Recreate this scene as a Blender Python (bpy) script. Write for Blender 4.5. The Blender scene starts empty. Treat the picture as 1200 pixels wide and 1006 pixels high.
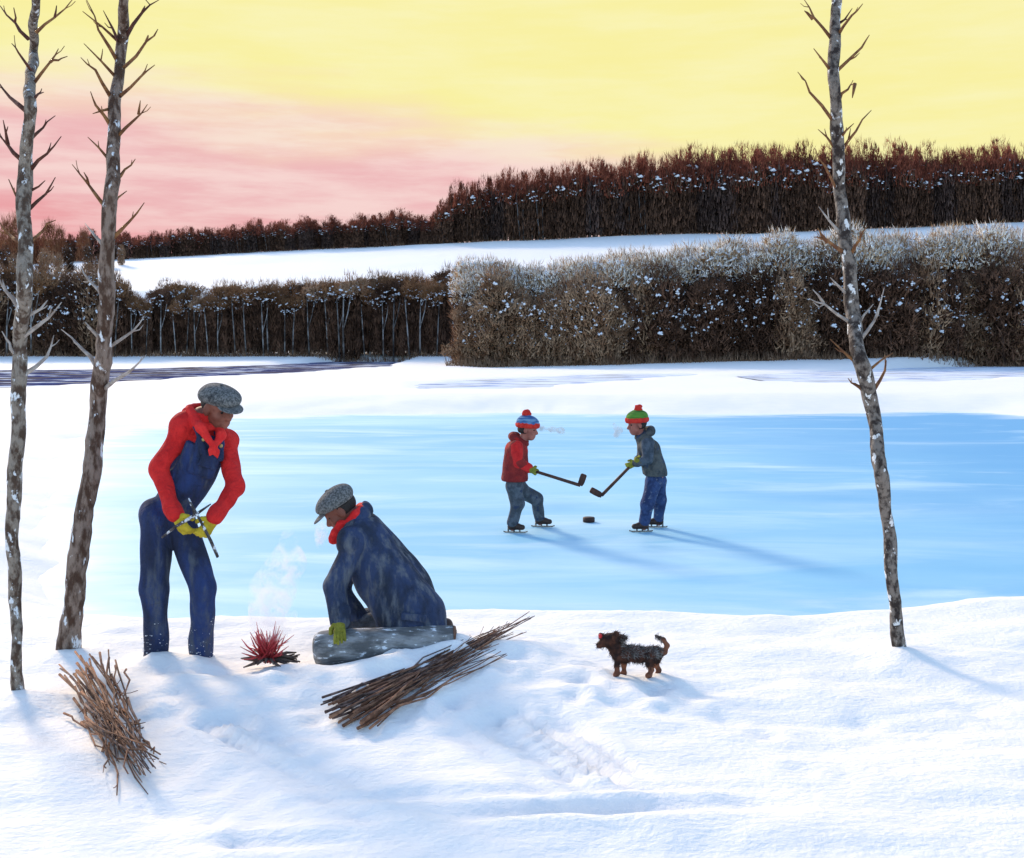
import math
SUN_STRENGTH, SKY_STRENGTH, SUNSET, EXPOSURE, SUN_ANGLE, SKY_DUST, SUN_COL = 1.35, .15, .39, 1.37, math.radians(10), 1.1, (1, .76, .50)
ICE_A, ICE_B, ICE_C, ICE_D = (.22, .51, .70), (.33, .61, .77), (.50, .72, .82), (.13, .39, .65)
import bpy, math, random
import numpy as np
from mathutils import Vector, Matrix
random.seed(7); rng = np.random.default_rng(7)
S = bpy.context.scene; COL = S.collection
F, CX, HY, CAMH = 1320.0, 600.0, 400.0, 1.9      # focal length, principal point, horizon, eye height
ICE = -0.27

# ------------------------------------------------------------------ helpers
def at(px, py, Y):
    return Vector(((px-CX)/F*Y, Y, CAMH-(py-HY)/F*Y))

def tag(o, label=None, cat=None, group=None, kind=None):
    if label: o['label'] = label
    if cat: o['category'] = cat
    if group: o['group'] = group
    if kind: o['kind'] = kind
    return o

def empty(name, loc):
    o = bpy.data.objects.new(name, None); COL.objects.link(o)
    o.location = loc; o.empty_display_size = 0.1
    return o

def mesh_np(name, V, Fc, mat=None, smooth=True):
    """V (n,3) array, Fc (m,k) array of equal sized faces."""
    V = np.asarray(V, dtype=np.float32); Fc = np.asarray(Fc, dtype=np.int32)
    me = bpy.data.meshes.new(name); k = Fc.shape[1]; m = len(Fc)
    me.vertices.add(len(V)); me.vertices.foreach_set('co', V.ravel())
    me.loops.add(m*k); me.loops.foreach_set('vertex_index', Fc.ravel())
    me.polygons.add(m)
    me.polygons.foreach_set('loop_start', np.arange(m, dtype=np.int32)*k)
    try: me.polygons.foreach_set('loop_total', np.full(m, k, dtype=np.int32))
    except Exception: pass
    if smooth: me.polygons.foreach_set('use_smooth', np.ones(m, dtype=bool))
    me.update(calc_edges=True); me.validate()
    if mat: me.materials.append(mat)
    return me

def link(name, me, parent=None, loc=None):
    o = bpy.data.objects.new(name, me); COL.objects.link(o)
    if parent: o.parent = parent
    if loc is not None: o.location = loc
    return o

class MB:
    """collects quads (and tubes) for one mesh"""
    def __init__(s): s.v = []; s.f = []; s.n = 0
    def add(s, v, f):
        v = np.asarray(v, dtype=np.float32); f = np.asarray(f, dtype=np.int32)
        s.v.append(v); s.f.append(f+s.n); s.n += len(v)
    def tube(s, pts, rad, n=8, rough=0.0):
        pts = [np.array(p, dtype=float) for p in pts]; m = len(pts); rings = []
        up0 = None
        for i, p in enumerate(pts):
            t = pts[min(i+1, m-1)]-pts[max(i-1, 0)]; t /= (np.linalg.norm(t)+1e-9)
            a = up0 if up0 is not None else (np.array([0, 1.0, 0]) if abs(t[1]) < .9 else np.array([1.0, 0, 0]))
            u = a-t*np.dot(a, t); u /= np.linalg.norm(u); up0 = u; w = np.cross(t, u)
            ph = np.arange(n)*2*math.pi/n
            rr = rad[i]*(1+rough*(rng.random(n)-.5))
            rings.append(p+np.outer(np.cos(ph)*rr, u)+np.outer(np.sin(ph)*rr, w))
        V = np.concatenate(rings+[pts[0][None], pts[-1][None]]); f = []
        for i in range(m-1):
            for j in range(n):
                k = (j+1) % n
                f.append((i*n+j, i*n+k, (i+1)*n+k, (i+1)*n+j))
        b = m*n
        for j in range(0, n):
            k = (j+1) % n
            f.append((b, k, j, j)); f.append((b+1, (m-1)*n+j, (m-1)*n+k, (m-1)*n+k))
        s.add(V, f)
    def blades(s, P, D, W, A=None):
        """thin tapered three-sided twigs: base P, vector D, width W"""
        P = np.asarray(P); D = np.asarray(D); W = np.asarray(W)[:, None]; m = len(P)
        r = rng.normal(size=(m, 3)); u = np.cross(D, r); u /= (np.linalg.norm(u, axis=1)[:, None]+1e-9)
        w = np.cross(D, u); w /= (np.linalg.norm(w, axis=1)[:, None]+1e-9)
        a = P+u*W*.5; b = P-u*W*.25+w*W*.43; c = P-u*W*.25-w*W*.43; t = P+D
        V = np.stack([a, b, c, t], 1).reshape(-1, 3); i = np.arange(m)[:, None]*4
        f = np.concatenate([i+np.array([[0, 1, 3, 3]]), i+np.array([[1, 2, 3, 3]]), i+np.array([[2, 0, 3, 3]])])
        s.add(V, f)
    def clumps(s, P, R, flat=.6):
        """small irregular eight-sided lumps"""
        P = np.asarray(P); R = np.asarray(R)
        P = np.concatenate([P+rng.normal(size=P.shape)*R[:, None]*[.75, .5, .4] for _ in range(3)]); R = np.concatenate([R*(.35+.45*rng.random(len(R))) for _ in range(3)]); m = len(P)
        base = np.array([[1, 0, 0], [0, 1, 0], [-1, 0, 0], [0, -1, 0], [0, 0, 1], [0, 0, -1]], float)*[1, 1, flat]
        V = (P[:, None, :]+base[None]*R[:, None, None]*(.6+.8*rng.random((m, 6, 1)))).reshape(-1, 3)
        i = np.arange(m)[:, None]*6
        fs = [(0, 1, 4, 4), (1, 2, 4, 4), (2, 3, 4, 4), (3, 0, 4, 4), (1, 0, 5, 5), (2, 1, 5, 5), (3, 2, 5, 5), (0, 3, 5, 5)]
        s.add(V, np.concatenate([i+np.array([f]) for f in fs]))
    def mesh(s, name, mat, smooth=True):
        V = np.concatenate(s.v); f = np.concatenate(s.f)
        me = bpy.data.meshes.new(name)
        tri = f[:, 2] == f[:, 3]
        tot = np.where(tri, 3, 4).astype(np.int32); start = np.concatenate([[0], np.cumsum(tot)[:-1]]).astype(np.int32)
        idx = np.concatenate([[True, True, True, not t] for t in [False]]) if False else None
        keep = np.ones(f.shape, bool); keep[tri, 3] = False
        me.vertices.add(len(V)); me.vertices.foreach_set('co', V.astype(np.float32).ravel())
        me.loops.add(int(tot.sum())); me.loops.foreach_set('vertex_index', f[keep].astype(np.int32))
        me.polygons.add(len(f)); me.polygons.foreach_set('loop_start', start)
        try: me.polygons.foreach_set('loop_total', tot)
        except Exception: pass
        if smooth: me.polygons.foreach_set('use_smooth', np.ones(len(f), bool))
        me.update(calc_edges=True); me.validate()
        me.materials.append(mat); return me

# --- noise
def vnoise(x, y, seed=0):
    xi = np.floor(x).astype(np.int64); yi = np.floor(y).astype(np.int64); xf = x-xi; yf = y-yi
    def h(a, b):
        n = (a*374761393+b*668265263+seed*982451653) & 0xffffffff
        n = ((n ^ (n >> 13))*1274126177) & 0xffffffff
        return ((n ^ (n >> 16)) & 0xffff)/65535.0
    u = xf*xf*(3-2*xf); v = yf*yf*(3-2*yf)
    return (h(xi, yi)*(1-u)+h(xi+1, yi)*u)*(1-v)+(h(xi, yi+1)*(1-u)+h(xi+1, yi+1)*u)*v-.5
def fbm(x, y, o=3, seed=0):
    a = 1.0; r = 0
    for i in range(o):
        r = r+a*vnoise(x*2**i+17.3*i, y*2**i-9.1*i, seed+i); a *= .5
    return r
def sstep(a, b, x):
    t = np.clip((x-a)/(b-a), 0, 1); return t*t*(3-2*t)

# --- signed distance bodies and surface nets
def rc(a, b, ra, rb, n=None, s=1.0):
    a = np.array(a, float); b = np.array(b, float)
    nn = None if n is None else np.array(n, float)/np.linalg.norm(n)
    def fn(P):
        p = P-a; ab = b-a
        if nn is not None:
            p = p+((s-1)*(p@nn))[..., None]*nn; ab = ab+(s-1)*np.dot(ab, nn)*nn
        t = np.clip((p@ab)/(np.dot(ab, ab)+1e-12), 0, 1)
        return np.linalg.norm(p-t[..., None]*ab, axis=-1)-(ra+(rb-ra)*t)
    m = max(ra, rb)*max(1, 1/s if nn is not None else 1)
    return fn, np.minimum(a, b)-m, np.maximum(a, b)+m
def ell(c, r, R=None):
    c = np.array(c, float); r = np.array(r, float); Rm = np.eye(3) if R is None else np.array(R)
    def fn(P):
        p = (P-c)@Rm; k0 = np.linalg.norm(p/r, axis=-1); k1 = np.linalg.norm(p/(r*r), axis=-1)+1e-9
        return k0*(k0-1)/k1
    m = np.max(r)
    return fn, c-m, c+m
def bx(c, h, rd, R=None):
    c = np.array(c, float); h = np.array(h, float)-rd; Rm = np.eye(3) if R is None else np.array(R)
    def fn(P):
        q = np.abs((P-c)@Rm)-h
        return np.linalg.norm(np.maximum(q, 0), axis=-1)+np.minimum(np.max(q, axis=-1), 0)-rd
    m = np.linalg.norm(h)+rd
    return fn, c-m, c+m
def half(c, n):
    c = np.array(c, float); n = np.array(n, float)/np.linalg.norm(n)
    return (lambda P: -((P-c)@n)), None, None       # inside: the side n points to
def chain(pts, rad, n=None, s=1.0):
    return [rc(pts[i], pts[i+1], rad[i], rad[i+1], n, s) for i in range(len(pts)-1)]
def smin(a, b, k):
    if k <= 0: return np.minimum(a, b)
    h = np.clip(.5+.5*(b-a)/k, 0, 1); return b*(1-h)+a*h-k*h*(1-h)

def sdf_mesh(name, prims, h, k, mat, sub=(), ks=.006, fold=0.0, ff=30.0, seed=1):
    lo = np.min([p[1] for p in prims], 0)-3*h; hi = np.max([p[2] for p in prims], 0)+3*h
    n = np.ceil((hi-lo)/h).astype(int)+1
    ax = [lo[i]+h*np.arange(n[i]) for i in range(3)]
    G = np.stack(np.meshgrid(*ax, indexing='ij'), -1).astype(np.float32)
    d = np.full(n, 9.0, np.float32)
    for pr in prims:                  # each primitive only near itself
        fn, l, u = pr[:3]; kk = pr[3] if len(pr) > 3 else k; m = k+4*h+.01
        i0 = np.clip(np.floor((l-m-lo)/h).astype(int), 0, n-1); i1 = np.clip(np.ceil((u+m-lo)/h).astype(int)+1, 1, n)
        sl = tuple(slice(i0[i], i1[i]) for i in range(3))
        d[sl] = smin(d[sl], fn(G[sl]).astype(np.float32), kk)
    if fold:
        r = np.random.default_rng(seed)
        w = 0
        for q in range(7):
            v = r.normal(size=3); v /= np.linalg.norm(v); v[2] *= .7
            w = w+np.sin((G@(v*ff*(.5+r.random()*1.2)).astype(np.float32))+r.random()*6.28)
        d = d+np.float32(fold)*w/2.6
    for fn, l, u in sub:
        d = -smin(-d, fn(G).astype(np.float32), ks)
    return nets(name, d, lo, h, mat)

def nets(name, d, lo, h, mat):
    ins = d < 0; nx, ny, nz = d.shape
    c = [(0, 0, 0), (1, 0, 0), (0, 1, 0), (1, 1, 0), (0, 0, 1), (1, 0, 1), (0, 1, 1), (1, 1, 1)]
    sl = lambda o: (slice(o[0], nx-1+o[0]), slice(o[1], ny-1+o[1]), slice(o[2], nz-1+o[2]))
    cnt = sum(ins[sl(o)].astype(np.int8) for o in c)
    cells = np.argwhere((cnt > 0) & (cnt < 8))
    acc = np.zeros((len(cells), 3)); num = np.zeros(len(cells))
    for i in range(8):
        for j in range(i+1, 8):
            a, b = np.array(c[i]), np.array(c[j])
            if np.abs(a-b).sum() != 1: continue
            da = d[tuple((cells+a).T)].astype(float); db = d[tuple((cells+b).T)].astype(float); m = (da < 0) != (db < 0)
            t = np.where(m, da/np.where(np.abs(da-db) < 1e-12, 1, da-db), 0)
            acc += np.where(m[:, None], a+t[:, None]*(b-a), 0); num += m
    V = lo+h*(cells+acc/num[:, None])
    idx = np.full((nx-1, ny-1, nz-1), -1, np.int32); idx[tuple(cells.T)] = np.arange(len(cells))
    quads = []
    for axn in range(3):
        o = [0, 0, 0]; o[axn] = 1
        A = ins[:nx-o[0], :ny-o[1], :nz-o[2]]; B = ins[o[0]:, o[1]:, o[2]:]
        u, v = [(1, 2), (2, 0), (0, 1)][axn]
        for flip, M in ((0, A & ~B), (1, ~A & B)):
            e = np.argwhere(M)
            e = e[(e[:, u] > 0) & (e[:, v] > 0) & (e[:, u] < d.shape[u]-1) & (e[:, v] < d.shape[v]-1)]
            if not len(e): continue
            def g(du, dv):
                q = e.copy(); q[:, u] -= du; q[:, v] -= dv; return idx[tuple(q.T)]
            qd = np.stack([g(1, 1), g(0, 1), g(0, 0), g(1, 0)], 1)
            quads.append(qd[:, ::-1] if flip else qd)
    return mesh_np(name, V, np.concatenate(quads), mat)

def rot(yaw=0, pitch=0, roll=0):
    """columns: forward, left, up of a thing facing +x; yaw about z, pitch>0 looks down"""
    return np.array(Matrix.Rotation(yaw, 3, 'Z') @ Matrix.Rotation(pitch, 3, 'Y') @ Matrix.Rotation(roll, 3, 'X'))

# ------------------------------------------------------------------ materials
def mk(name, c1, c2, scale=6, rough=.8, bump=.0, bscale=60, stretch=(1, 1, 1), lo=.4, hi=.6, c3=None, s3=20, t3=.62, w3=.06,
       rnd=0.0, detail=6, spec=.3, coords='Object', wr=0.0):
    m = bpy.data.materials.new(name); m.use_nodes = True; t = m.node_tree; N = t.nodes; Lk = t.links
    b = N['Principled BSDF']; b.inputs['Roughness'].default_value = rough; b.inputs['Specular IOR Level'].default_value = spec
    tc = N.new('ShaderNodeTexCoord'); mp = N.new('ShaderNodeMapping'); mp.inputs['Scale'].default_value = stretch
    Lk.new(tc.outputs[coords], mp.inputs['Vector'])
    vec = mp.outputs['Vector']
    if rnd:
        oi = N.new('ShaderNodeObjectInfo'); va = N.new('ShaderNodeVectorMath'); va.operation = 'MULTIPLY_ADD'
        cm = N.new('ShaderNodeCombineXYZ')
        for i in range(3): Lk.new(oi.outputs['Random'], cm.inputs[i])
        va.inputs[1].default_value = (91, 57, 33); Lk.new(cm.outputs[0], va.inputs[0]); Lk.new(vec, va.inputs[2]); vec = va.outputs[0]
    def noise(sc, dt=detail):
        n = N.new('ShaderNodeTexNoise'); n.inputs['Scale'].default_value = sc; n.inputs['Detail'].default_value = dt
        n.inputs['Roughness'].default_value = .6; Lk.new(vec, n.inputs['Vector']); return n.outputs['Fac']
    def ramp(src, a, bb):
        r = N.new('ShaderNodeMapRange'); r.inputs[1].default_value = a; r.inputs[2].default_value = bb; r.interpolation_type = 'SMOOTHSTEP'
        Lk.new(src, r.inputs[0]); return r.outputs[0]
    def mix(f, a, bb):
        x = N.new('ShaderNodeMix'); x.data_type = 'RGBA'
        if f is not None: Lk.new(f, x.inputs[0])
        for i, q in ((6, a), (7, bb)):
            if isinstance(q, tuple): x.inputs[i].default_value = (*q, 1)
            else: Lk.new(q, x.inputs[i])
        return x.outputs[2]
    col = mix(ramp(noise(scale), lo, hi), c1, c2)
    if c3: col = mix(ramp(noise(s3), t3, t3+w3), col, c3)
    if rnd:
        hv = N.new('ShaderNodeHueSaturation'); mr = N.new('ShaderNodeMapRange')
        mr.inputs[3].default_value = 1-rnd; mr.inputs[4].default_value = 1+rnd
        Lk.new(oi.outputs['Random'], mr.inputs[0]); Lk.new(mr.outputs[0], hv.inputs['Value']); Lk.new(col, hv.inputs['Color']); col = hv.outputs[0]
    Lk.new(col, b.inputs['Base Color'])
    if bump:
        bn = N.new('ShaderNodeBump'); bn.inputs['Strength'].default_value = bump; bn.inputs['Distance'].default_value = .02
        Lk.new(noise(bscale, 8), bn.inputs['Height']); Lk.new(bn.outputs[0], b.inputs['Normal'])
    if wr:                        # soft creases of worn cloth under the weave
        w = N.new('ShaderNodeTexNoise'); w.inputs['Scale'].default_value = 11; w.inputs['Detail'].default_value = 3; w.inputs['Distortion'].default_value = 1.6; Lk.new(tc.outputs['Object'], w.inputs['Vector'])
        b2 = N.new('ShaderNodeBump'); b2.inputs['Strength'].default_value = wr; b2.inputs['Distance'].default_value = .05; Lk.new(w.outputs['Fac'], b2.inputs['Height'])
        if bump: Lk.new(b2.outputs[0], bn.inputs['Normal'])
        else: Lk.new(b2.outputs[0], b.inputs['Normal'])
    return m

M = {}
M['skin'] = mk('skin', (.17, .055, .035), (.24, .085, .055), 14, .6, .15, 90)
M['kidskin'] = mk('child_skin', (.27, .085, .06), (.36, .12, .085), 14, .6)
M['red'] = mk('red_wool', (.50, .012, .012), (.62, .02, .018), 9, .9, .35, 120, c3=(.34, .01, .012), s3=5, t3=.58, w3=.15, wr=.55)
M['scarf'] = mk('red_cotton', (.62, .015, .015), (.72, .03, .025), 12, .85, .3, 140, wr=.55)
M['denim'] = mk('navy_denim', (.016, .022, .048), (.022, .042, .135), 5, .9, .4, 150, (1.6, 1.6, .4), .35, .65, c3=(.08, .092, .115), s3=9, t3=.48, w3=.25, wr=.55)
M['coat'] = mk('navy_wool', (.020, .027, .045), (.036, .056, .125), 5, .95, .6, 130, (1.5, 1.5, .5), .35, .65, c3=(.13, .142, .162), s3=11, t3=.46, w3=.25, wr=.55)
M['tweed'] = mk('grey_tweed', (.07, .072, .072), (.20, .20, .195), 85, .95, .6, 160, c3=(.03, .03, .032), s3=12, t3=.52, w3=.2)
M['glove'] = mk('mustard_wool', (.42, .30, .02), (.55, .42, .03), 16, .9, .4, 140, c3=(.16, .16, .02), s3=20, t3=.58, w3=.12)
M['greenglove'] = mk('olive_wool', (.19, .175, .02), (.30, .275, .035), 16, .9, .4, 140, c3=(.09, .10, .015), s3=20, t3=.58, w3=.12)
M['trouser'] = mk('grey_trousers', (.05, .055, .065), (.10, .11, .13), 10, .9, .4, 110, c3=(.03, .04, .08), s3=14, t3=.55, w3=.12, wr=.55)
M['boot'] = mk('brown_leather', (.025, .012, .008), (.05, .024, .016), 14, .5, .2, 90)
M['eye'] = mk('dark_eye', (.01, .008, .007), (.02, .012, .01), 5, .2)
M['hair'] = mk('dark_hair', (.012, .010, .010), (.03, .022, .018), 30, .7, .5, 120)
M['metal'] = mk('steel', (.14, .12, .11), (.25, .22, .2), 20, .35)
M['button'] = mk('brass_button', (.35, .24, .08), (.45, .32, .12), 20, .35)
M['maroon'] = mk('maroon_cloth', (.17, .012, .012), (.25, .02, .016), 8, .9, .4, 90, c3=(.40, .016, .014), s3=6, t3=.56, w3=.12, wr=.55)
M['greycoat'] = mk('charcoal_cloth', (.035, .038, .042), (.085, .085, .08), 9, .9, .4, 90, c3=(.035, .05, .09), s3=7, t3=.55, w3=.1, wr=.55)
M['bluehat'] = mk('blue_knit', (.03, .09, .24), (.16, .28, .42), 18, .95, .5, 120, (.4, .4, 3))
M['greenhat'] = mk('green_knit', (.04, .14, .02), (.10, .24, .03), 18, .95, .5, 120, (.4, .4, 3))
M['redknit'] = mk('red_knit', (.50, .02, .015), (.62, .035, .02), 20, .95, .5, 120)
M['greysleeve'] = mk('slate_cloth', (.04, .05, .066), (.08, .095, .12), 9, .9, .4, 90, wr=.4)
M['bluejean'] = mk('blue_jeans', (.018, .03, .085), (.035, .06, .15), 9, .9, .3, 110, c3=(.11, .13, .19), s3=16, t3=.56, w3=.1, wr=.55)
M['stickwood'] = mk('dark_hockey_wood', (.045, .016, .010), (.08, .03, .018), 14, .6, .2, 60, (1, 1, .3))
M['rubber'] = mk('puck_rubber', (.03, .012, .008), (.05, .02, .014), 20, .6)
M['dogfur'] = mk('brown_black_fur', (.028, .013, .010), (.085, .032, .019), 22, .9, .5, 160)
M['dogleg'] = mk('russet_fur', (.11, .042, .024), (.20, .075, .04), 30, .9)
M['dogback'] = mk('grey_fur', (.08, .074, .07), (.27, .25, .235), 30, .9)
M['dogred'] = mk('dog_red_patch', (.48, .02, .02), (.55, .03, .03), 10, .5)
M['barkA'] = mk('grey_birch_bark', (.075, .045, .030), (.27, .22, .175), 26, .9, .9, 60, (1, 1, .55), .40, .60, c3=(.74, .74, .74), s3=22, t3=.585, w3=.05)
M['barkB'] = mk('brown_birch_bark', (.07, .036, .022), (.25, .18, .14), 22, .9, .9, 60, (1, 1, .4), .40, .60, c3=(.74, .74, .75), s3=20, t3=.60, w3=.05)
M['barkC'] = mk('speckled_birch_bark', (.035, .024, .02), (.22, .18, .15), 24, .9, .9, 60, (1, 1, .7), .40, .60, c3=(.76, .74, .72), s3=18, t3=.58, w3=.04)
M['twig_warm'] = mk('orange_brown_twig', (.13, .05, .02), (.24, .11, .04), 20, .85, .3, 60)
M['twig_dark'] = mk('dark_red_twig', (.06, .02, .013), (.12, .04, .022), 20, .85, .3, 60)
M['twig_pale'] = mk('pale_grey_twig', (.26, .21, .18), (.40, .35, .31), 20, .85, .3, 60)
M['brush1'] = mk('brown_brushwood', (.13, .055, .03), (.26, .13, .075), 16, .85, .4, 60, rnd=.35)
M['brush2'] = mk('grey_brushwood', (.055, .030, .024), (.17, .11, .09), 16, .85, .4, 60, rnd=.4)
M['ember'] = mk('glowing_red_stick', (.40, .03, .04), (.50, .06, .06), 20, .6, rnd=.3)
M['char'] = mk('charred_stick', (.05, .035, .03), (.13, .09, .07), 20, .9, .4, 60, rnd=.4)
M['log'] = mk('grey_log_bark', (.11, .11, .11), (.30, .30, .30), 12, .95, .9, 35, (.5, 1.4, 1.4), .38, .62, c3=(.75, .77, .80), s3=24, t3=.585, w3=.05)
M['logend'] = mk('brown_cut_wood', (.11, .05, .03), (.18, .085, .05), 20, .9, .3, 60)
# ------------------------------------------------------------------ camera, sun, sky
cam = bpy.data.cameras.new('camera'); co = bpy.data.objects.new('camera', cam); COL.objects.link(co)
cam.sensor_width = 36; cam.lens = F/1200*36; cam.shift_y = -(503-HY)/1200; cam.clip_end = 3000; cam.clip_start = .1
co.location = (0, 0, CAMH); co.rotation_euler = (math.radians(90), 0, 0); S.camera = co
SUN_EL = math.radians(24); SUN_DIR = Vector((-.55, .84, 0)).normalized()*math.cos(SUN_EL)+Vector((0, 0, math.sin(SUN_EL)))
sl = bpy.data.lights.new('sun', 'SUN'); so = bpy.data.objects.new('sun', sl); COL.objects.link(so)
sl.energy = SUN_STRENGTH; sl.angle = SUN_ANGLE; sl.color = SUN_COL
so.rotation_euler = SUN_DIR.to_track_quat('Z', 'Y').to_euler(); so.location = (-20, 30, 40)
W = bpy.data.worlds.new('World'); S.world = W; W.use_nodes = True
wt = W.node_tree; N = wt.nodes; LK = wt.links; N.clear()
def nd(t, **kw):
    n = N.new(t)
    for a, b in kw.items(): setattr(n, a, b)
    return n
sky = nd('ShaderNodeTexSky', sky_type='NISHITA', sun_disc=False)
sky.sun_elevation = SUN_EL; sky.sun_rotation = math.atan2(SUN_DIR.x, SUN_DIR.y); sky.air_density = 1.0; sky.dust_density = SKY_DUST; sky.ozone_density = 1.8
bgs = nd('ShaderNodeBackground'); bgs.inputs[1].default_value = SKY_STRENGTH; LK.new(sky.outputs[0], bgs.inputs[0])
tc = nd('ShaderNodeTexCoord'); sx = nd('ShaderNodeSeparateXYZ'); LK.new(tc.outputs['Generated'], sx.inputs[0])
def math_(op, a, b=None, c=None):
    n = nd('ShaderNodeMath', operation=op)
    for i, q in enumerate((a, b, c)):
        if q is None: continue
        if isinstance(q, (int, float)): n.inputs[i].default_value = q
        else: LK.new(q, n.inputs[i])
    return n.outputs[0]
def ramp(v, a, b):
    r = nd('ShaderNodeMapRange', interpolation_type='SMOOTHSTEP'); r.inputs[1].default_value = a; r.inputs[2].default_value = b
    LK.new(v, r.inputs[0]); return r.outputs[0]
def mixc(f, a, b):
    x = nd('ShaderNodeMix', data_type='RGBA'); LK.new(f, x.inputs[0])
    for i, q in ((6, a), (7, b)):
        if isinstance(q, tuple): x.inputs[i].default_value = (*q, 1)
        else: LK.new(q, x.inputs[i])
    return x.outputs[2]
# wispy streaks, long across the sky
mp = nd('ShaderNodeMapping'); mp.inputs['Scale'].default_value = (1.0, 1.0, 7); mp.inputs['Rotation'].default_value = (0, math.radians(4), 0)
LK.new(tc.outputs['Generated'], mp.inputs[0])
n1 = nd('ShaderNodeTexNoise'); n1.inputs['Scale'].default_value = 2.6; n1.inputs['Detail'].default_value = 7; n1.inputs['Roughness'].default_value = .55; LK.new(mp.outputs[0], n1.inputs['Vector'])
n2 = nd('ShaderNodeTexNoise'); n2.inputs['Scale'].default_value = 6.5; n2.inputs['Detail'].default_value = 8; n2.inputs['Roughness'].default_value = .6; LK.new(mp.outputs[0], n2.inputs['Vector'])
wis = math_('MULTIPLY_ADD', n1.outputs['Fac'], .14, -.07)
elev = math_('ADD', sx.outputs['Z'], wis)
elev = math_('MULTIPLY_ADD', sx.outputs['X'], .105, elev)          # the pink bank dips towards the right
yel = mixc(ramp(n2.outputs['Fac'], .3, .75), (.94, .87, .36), (.95, .90, .48))
pale = mixc(ramp(n2.outputs['Fac'], .4, .6), (.93, .70, .54), (.94, .79, .64))
pink = mixc(ramp(n2.outputs['Fac'], .36, .64), (.85, .48, .49), (.92, .66, .63))
rose = mixc(ramp(n2.outputs['Fac'], .4, .6), (.82, .35, .37), (.88, .50, .50))
c = mixc(ramp(elev, .045, .10), rose, pink)
c = mixc(ramp(elev, .112, .165), c, pale)
c = mixc(ramp(elev, .148, .198), c, yel)
bgc = nd('ShaderNodeBackground'); bgc.inputs[1].default_value = SUNSET; LK.new(c, bgc.inputs[0])
# the sunset glow lies low in front; overhead and behind the sky is clear blue
mask = math_('MULTIPLY', math_('SUBTRACT', 1.0, ramp(sx.outputs['Z'], .31, .42)), ramp(sx.outputs['Y'], .45, .8))
ms = nd('ShaderNodeMixShader'); LK.new(mask, ms.inputs[0]); LK.new(bgs.outputs[0], ms.inputs[1]); LK.new(bgc.outputs[0], ms.inputs[2])
wo = nd('ShaderNodeOutputWorld'); LK.new(ms.outputs[0], wo.inputs[0])
S.view_settings.view_transform = 'Standard'; S.view_settings.look = 'None'; S.view_settings.exposure = EXPOSURE; S.view_settings.gamma = 1

# ------------------------------------------------------------------ terrain
def pts_at(lst, z):
    return np.array([((x-CX)/F*(F*(CAMH-z)/(y-HY)), F*(CAMH-z)/(y-HY)) for x, y in lst])
POND = pts_at([(118, 700), (150, 722), (250, 731), (380, 727), (480, 721), (560, 717), (700, 722), (860, 725), (1000, 716), (1200, 700), (1500, 690), (1800, 640),
               (1800, 520), (1500, 506), (1200, 492), (1120, 486), (950, 489), (800, 490), (600, 488), (400, 490), (300, 494), (200, 504), (140, 516), (116, 560), (108, 640)], ICE)
WZ = .10
STREAM = [pts_at(p, WZ) for p in (
    [(-400, 440), (-100, 434), (60, 434), (150, 433), (300, 429), (400, 424), (470, 424), (440, 430), (330, 437), (200, 443), (100, 449), (0, 455), (-150, 458), (-400, 462)],
    [(500, 452), (560, 447), (640, 443), (740, 439), (800, 439), (760, 443), (700, 447), (640, 452), (580, 456), (520, 456)],
    [(880, 442), (960, 436), (1080, 431), (1200, 428), (1500, 426), (1500, 440), (1200, 441), (1100, 446), (1000, 449), (920, 447)])]
def sd_poly(poly, X, Y):
    d = np.full(X.shape, 1e9); s = np.ones(X.shape)
    n = len(poly)
    for i in range(n):
        a = poly[i]; b = poly[i-1]; ex, ey = b-a; wx = X-a[0]; wy = Y-a[1]
        t = np.clip((wx*ex+wy*ey)/(ex*ex+ey*ey), 0, 1)
        d = np.minimum(d, (wx-ex*t)**2+(wy-ey*t)**2)
        c1 = Y >= a[1]; c2 = Y < b[1]; c3 = ex*wy > ey*wx
        s = np.where((c1 & c2 & c3) | (~c1 & ~c2 & ~c3), -s, s)
    return s*np.sqrt(d)
def pxof(X, Y): return np.clip(CX+F*X/np.maximum(Y, 3), -900, 2100)
# mounds in the trampled snow: (px, py, radius, height)
MOUNDS = [(183, 776, .17, .05), (238, 775, .16, .045), (210, 792, .22, .03), (150, 790, .3, .04), (300, 800, .3, .035), (345, 795, .25, .03), (420, 792, .3, .05), (500, 778, .25, .05),
          (470, 795, .3, .05), (560, 775, .3, .06), (600, 772, .35, .06), (540, 800, .5, .05), (700, 810, .4, .03), (770, 800, .3, .02), (22, 822, .16, .05), (82, 770, .2, .06), (1054, 772, .16, .06), (1080, 768, .3, .03)]
MOUNDS = [(*(pts_at([(a, b)], 0)[0]), r, h) for a, b, r, h in MOUNDS]
# shallow furrows added to give the snow blue shade streaks: (px,py)->(px,py), width, depth
_q = np.random.default_rng(5)
SHADE_FURROWS = [((330, 940), (900, 925), .06, .02), ((520, 957), (800, 950), .08, .035), ((640, 958), (930, 945), .07, .025), ((180, 990), (480, 985), .06, .02), ((720, 840), (800, 836), .05, .015), ((1075, 790), (1210, 865), .07, .012)]  # the last furrow lies along the right birch's cast shadow
for i_ in range(16):            # fine parallel furrows added for the kneeling man's shadow streaks
    a_ = 500+150*_q.random(); b_ = 808+40*_q.random(); l_ = .5+.5*_q.random(); SHADE_FURROWS.append(((a_, b_), (a_+205*l_, b_+145*l_), .022+.03*_q.random(), .010+.014*_q.random()))
for i_ in range(9):  # more furrows, shaped in along the standing man's shadow streaks
    a_ = 150+90*_q.random(); b_ = 800+50*_q.random(); l_ = .5+.6*_q.random(); SHADE_FURROWS.append(((a_, b_), (a_+260*l_, b_+140*l_), .025+.03*_q.random(), .008+.012*_q.random()))
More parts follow.
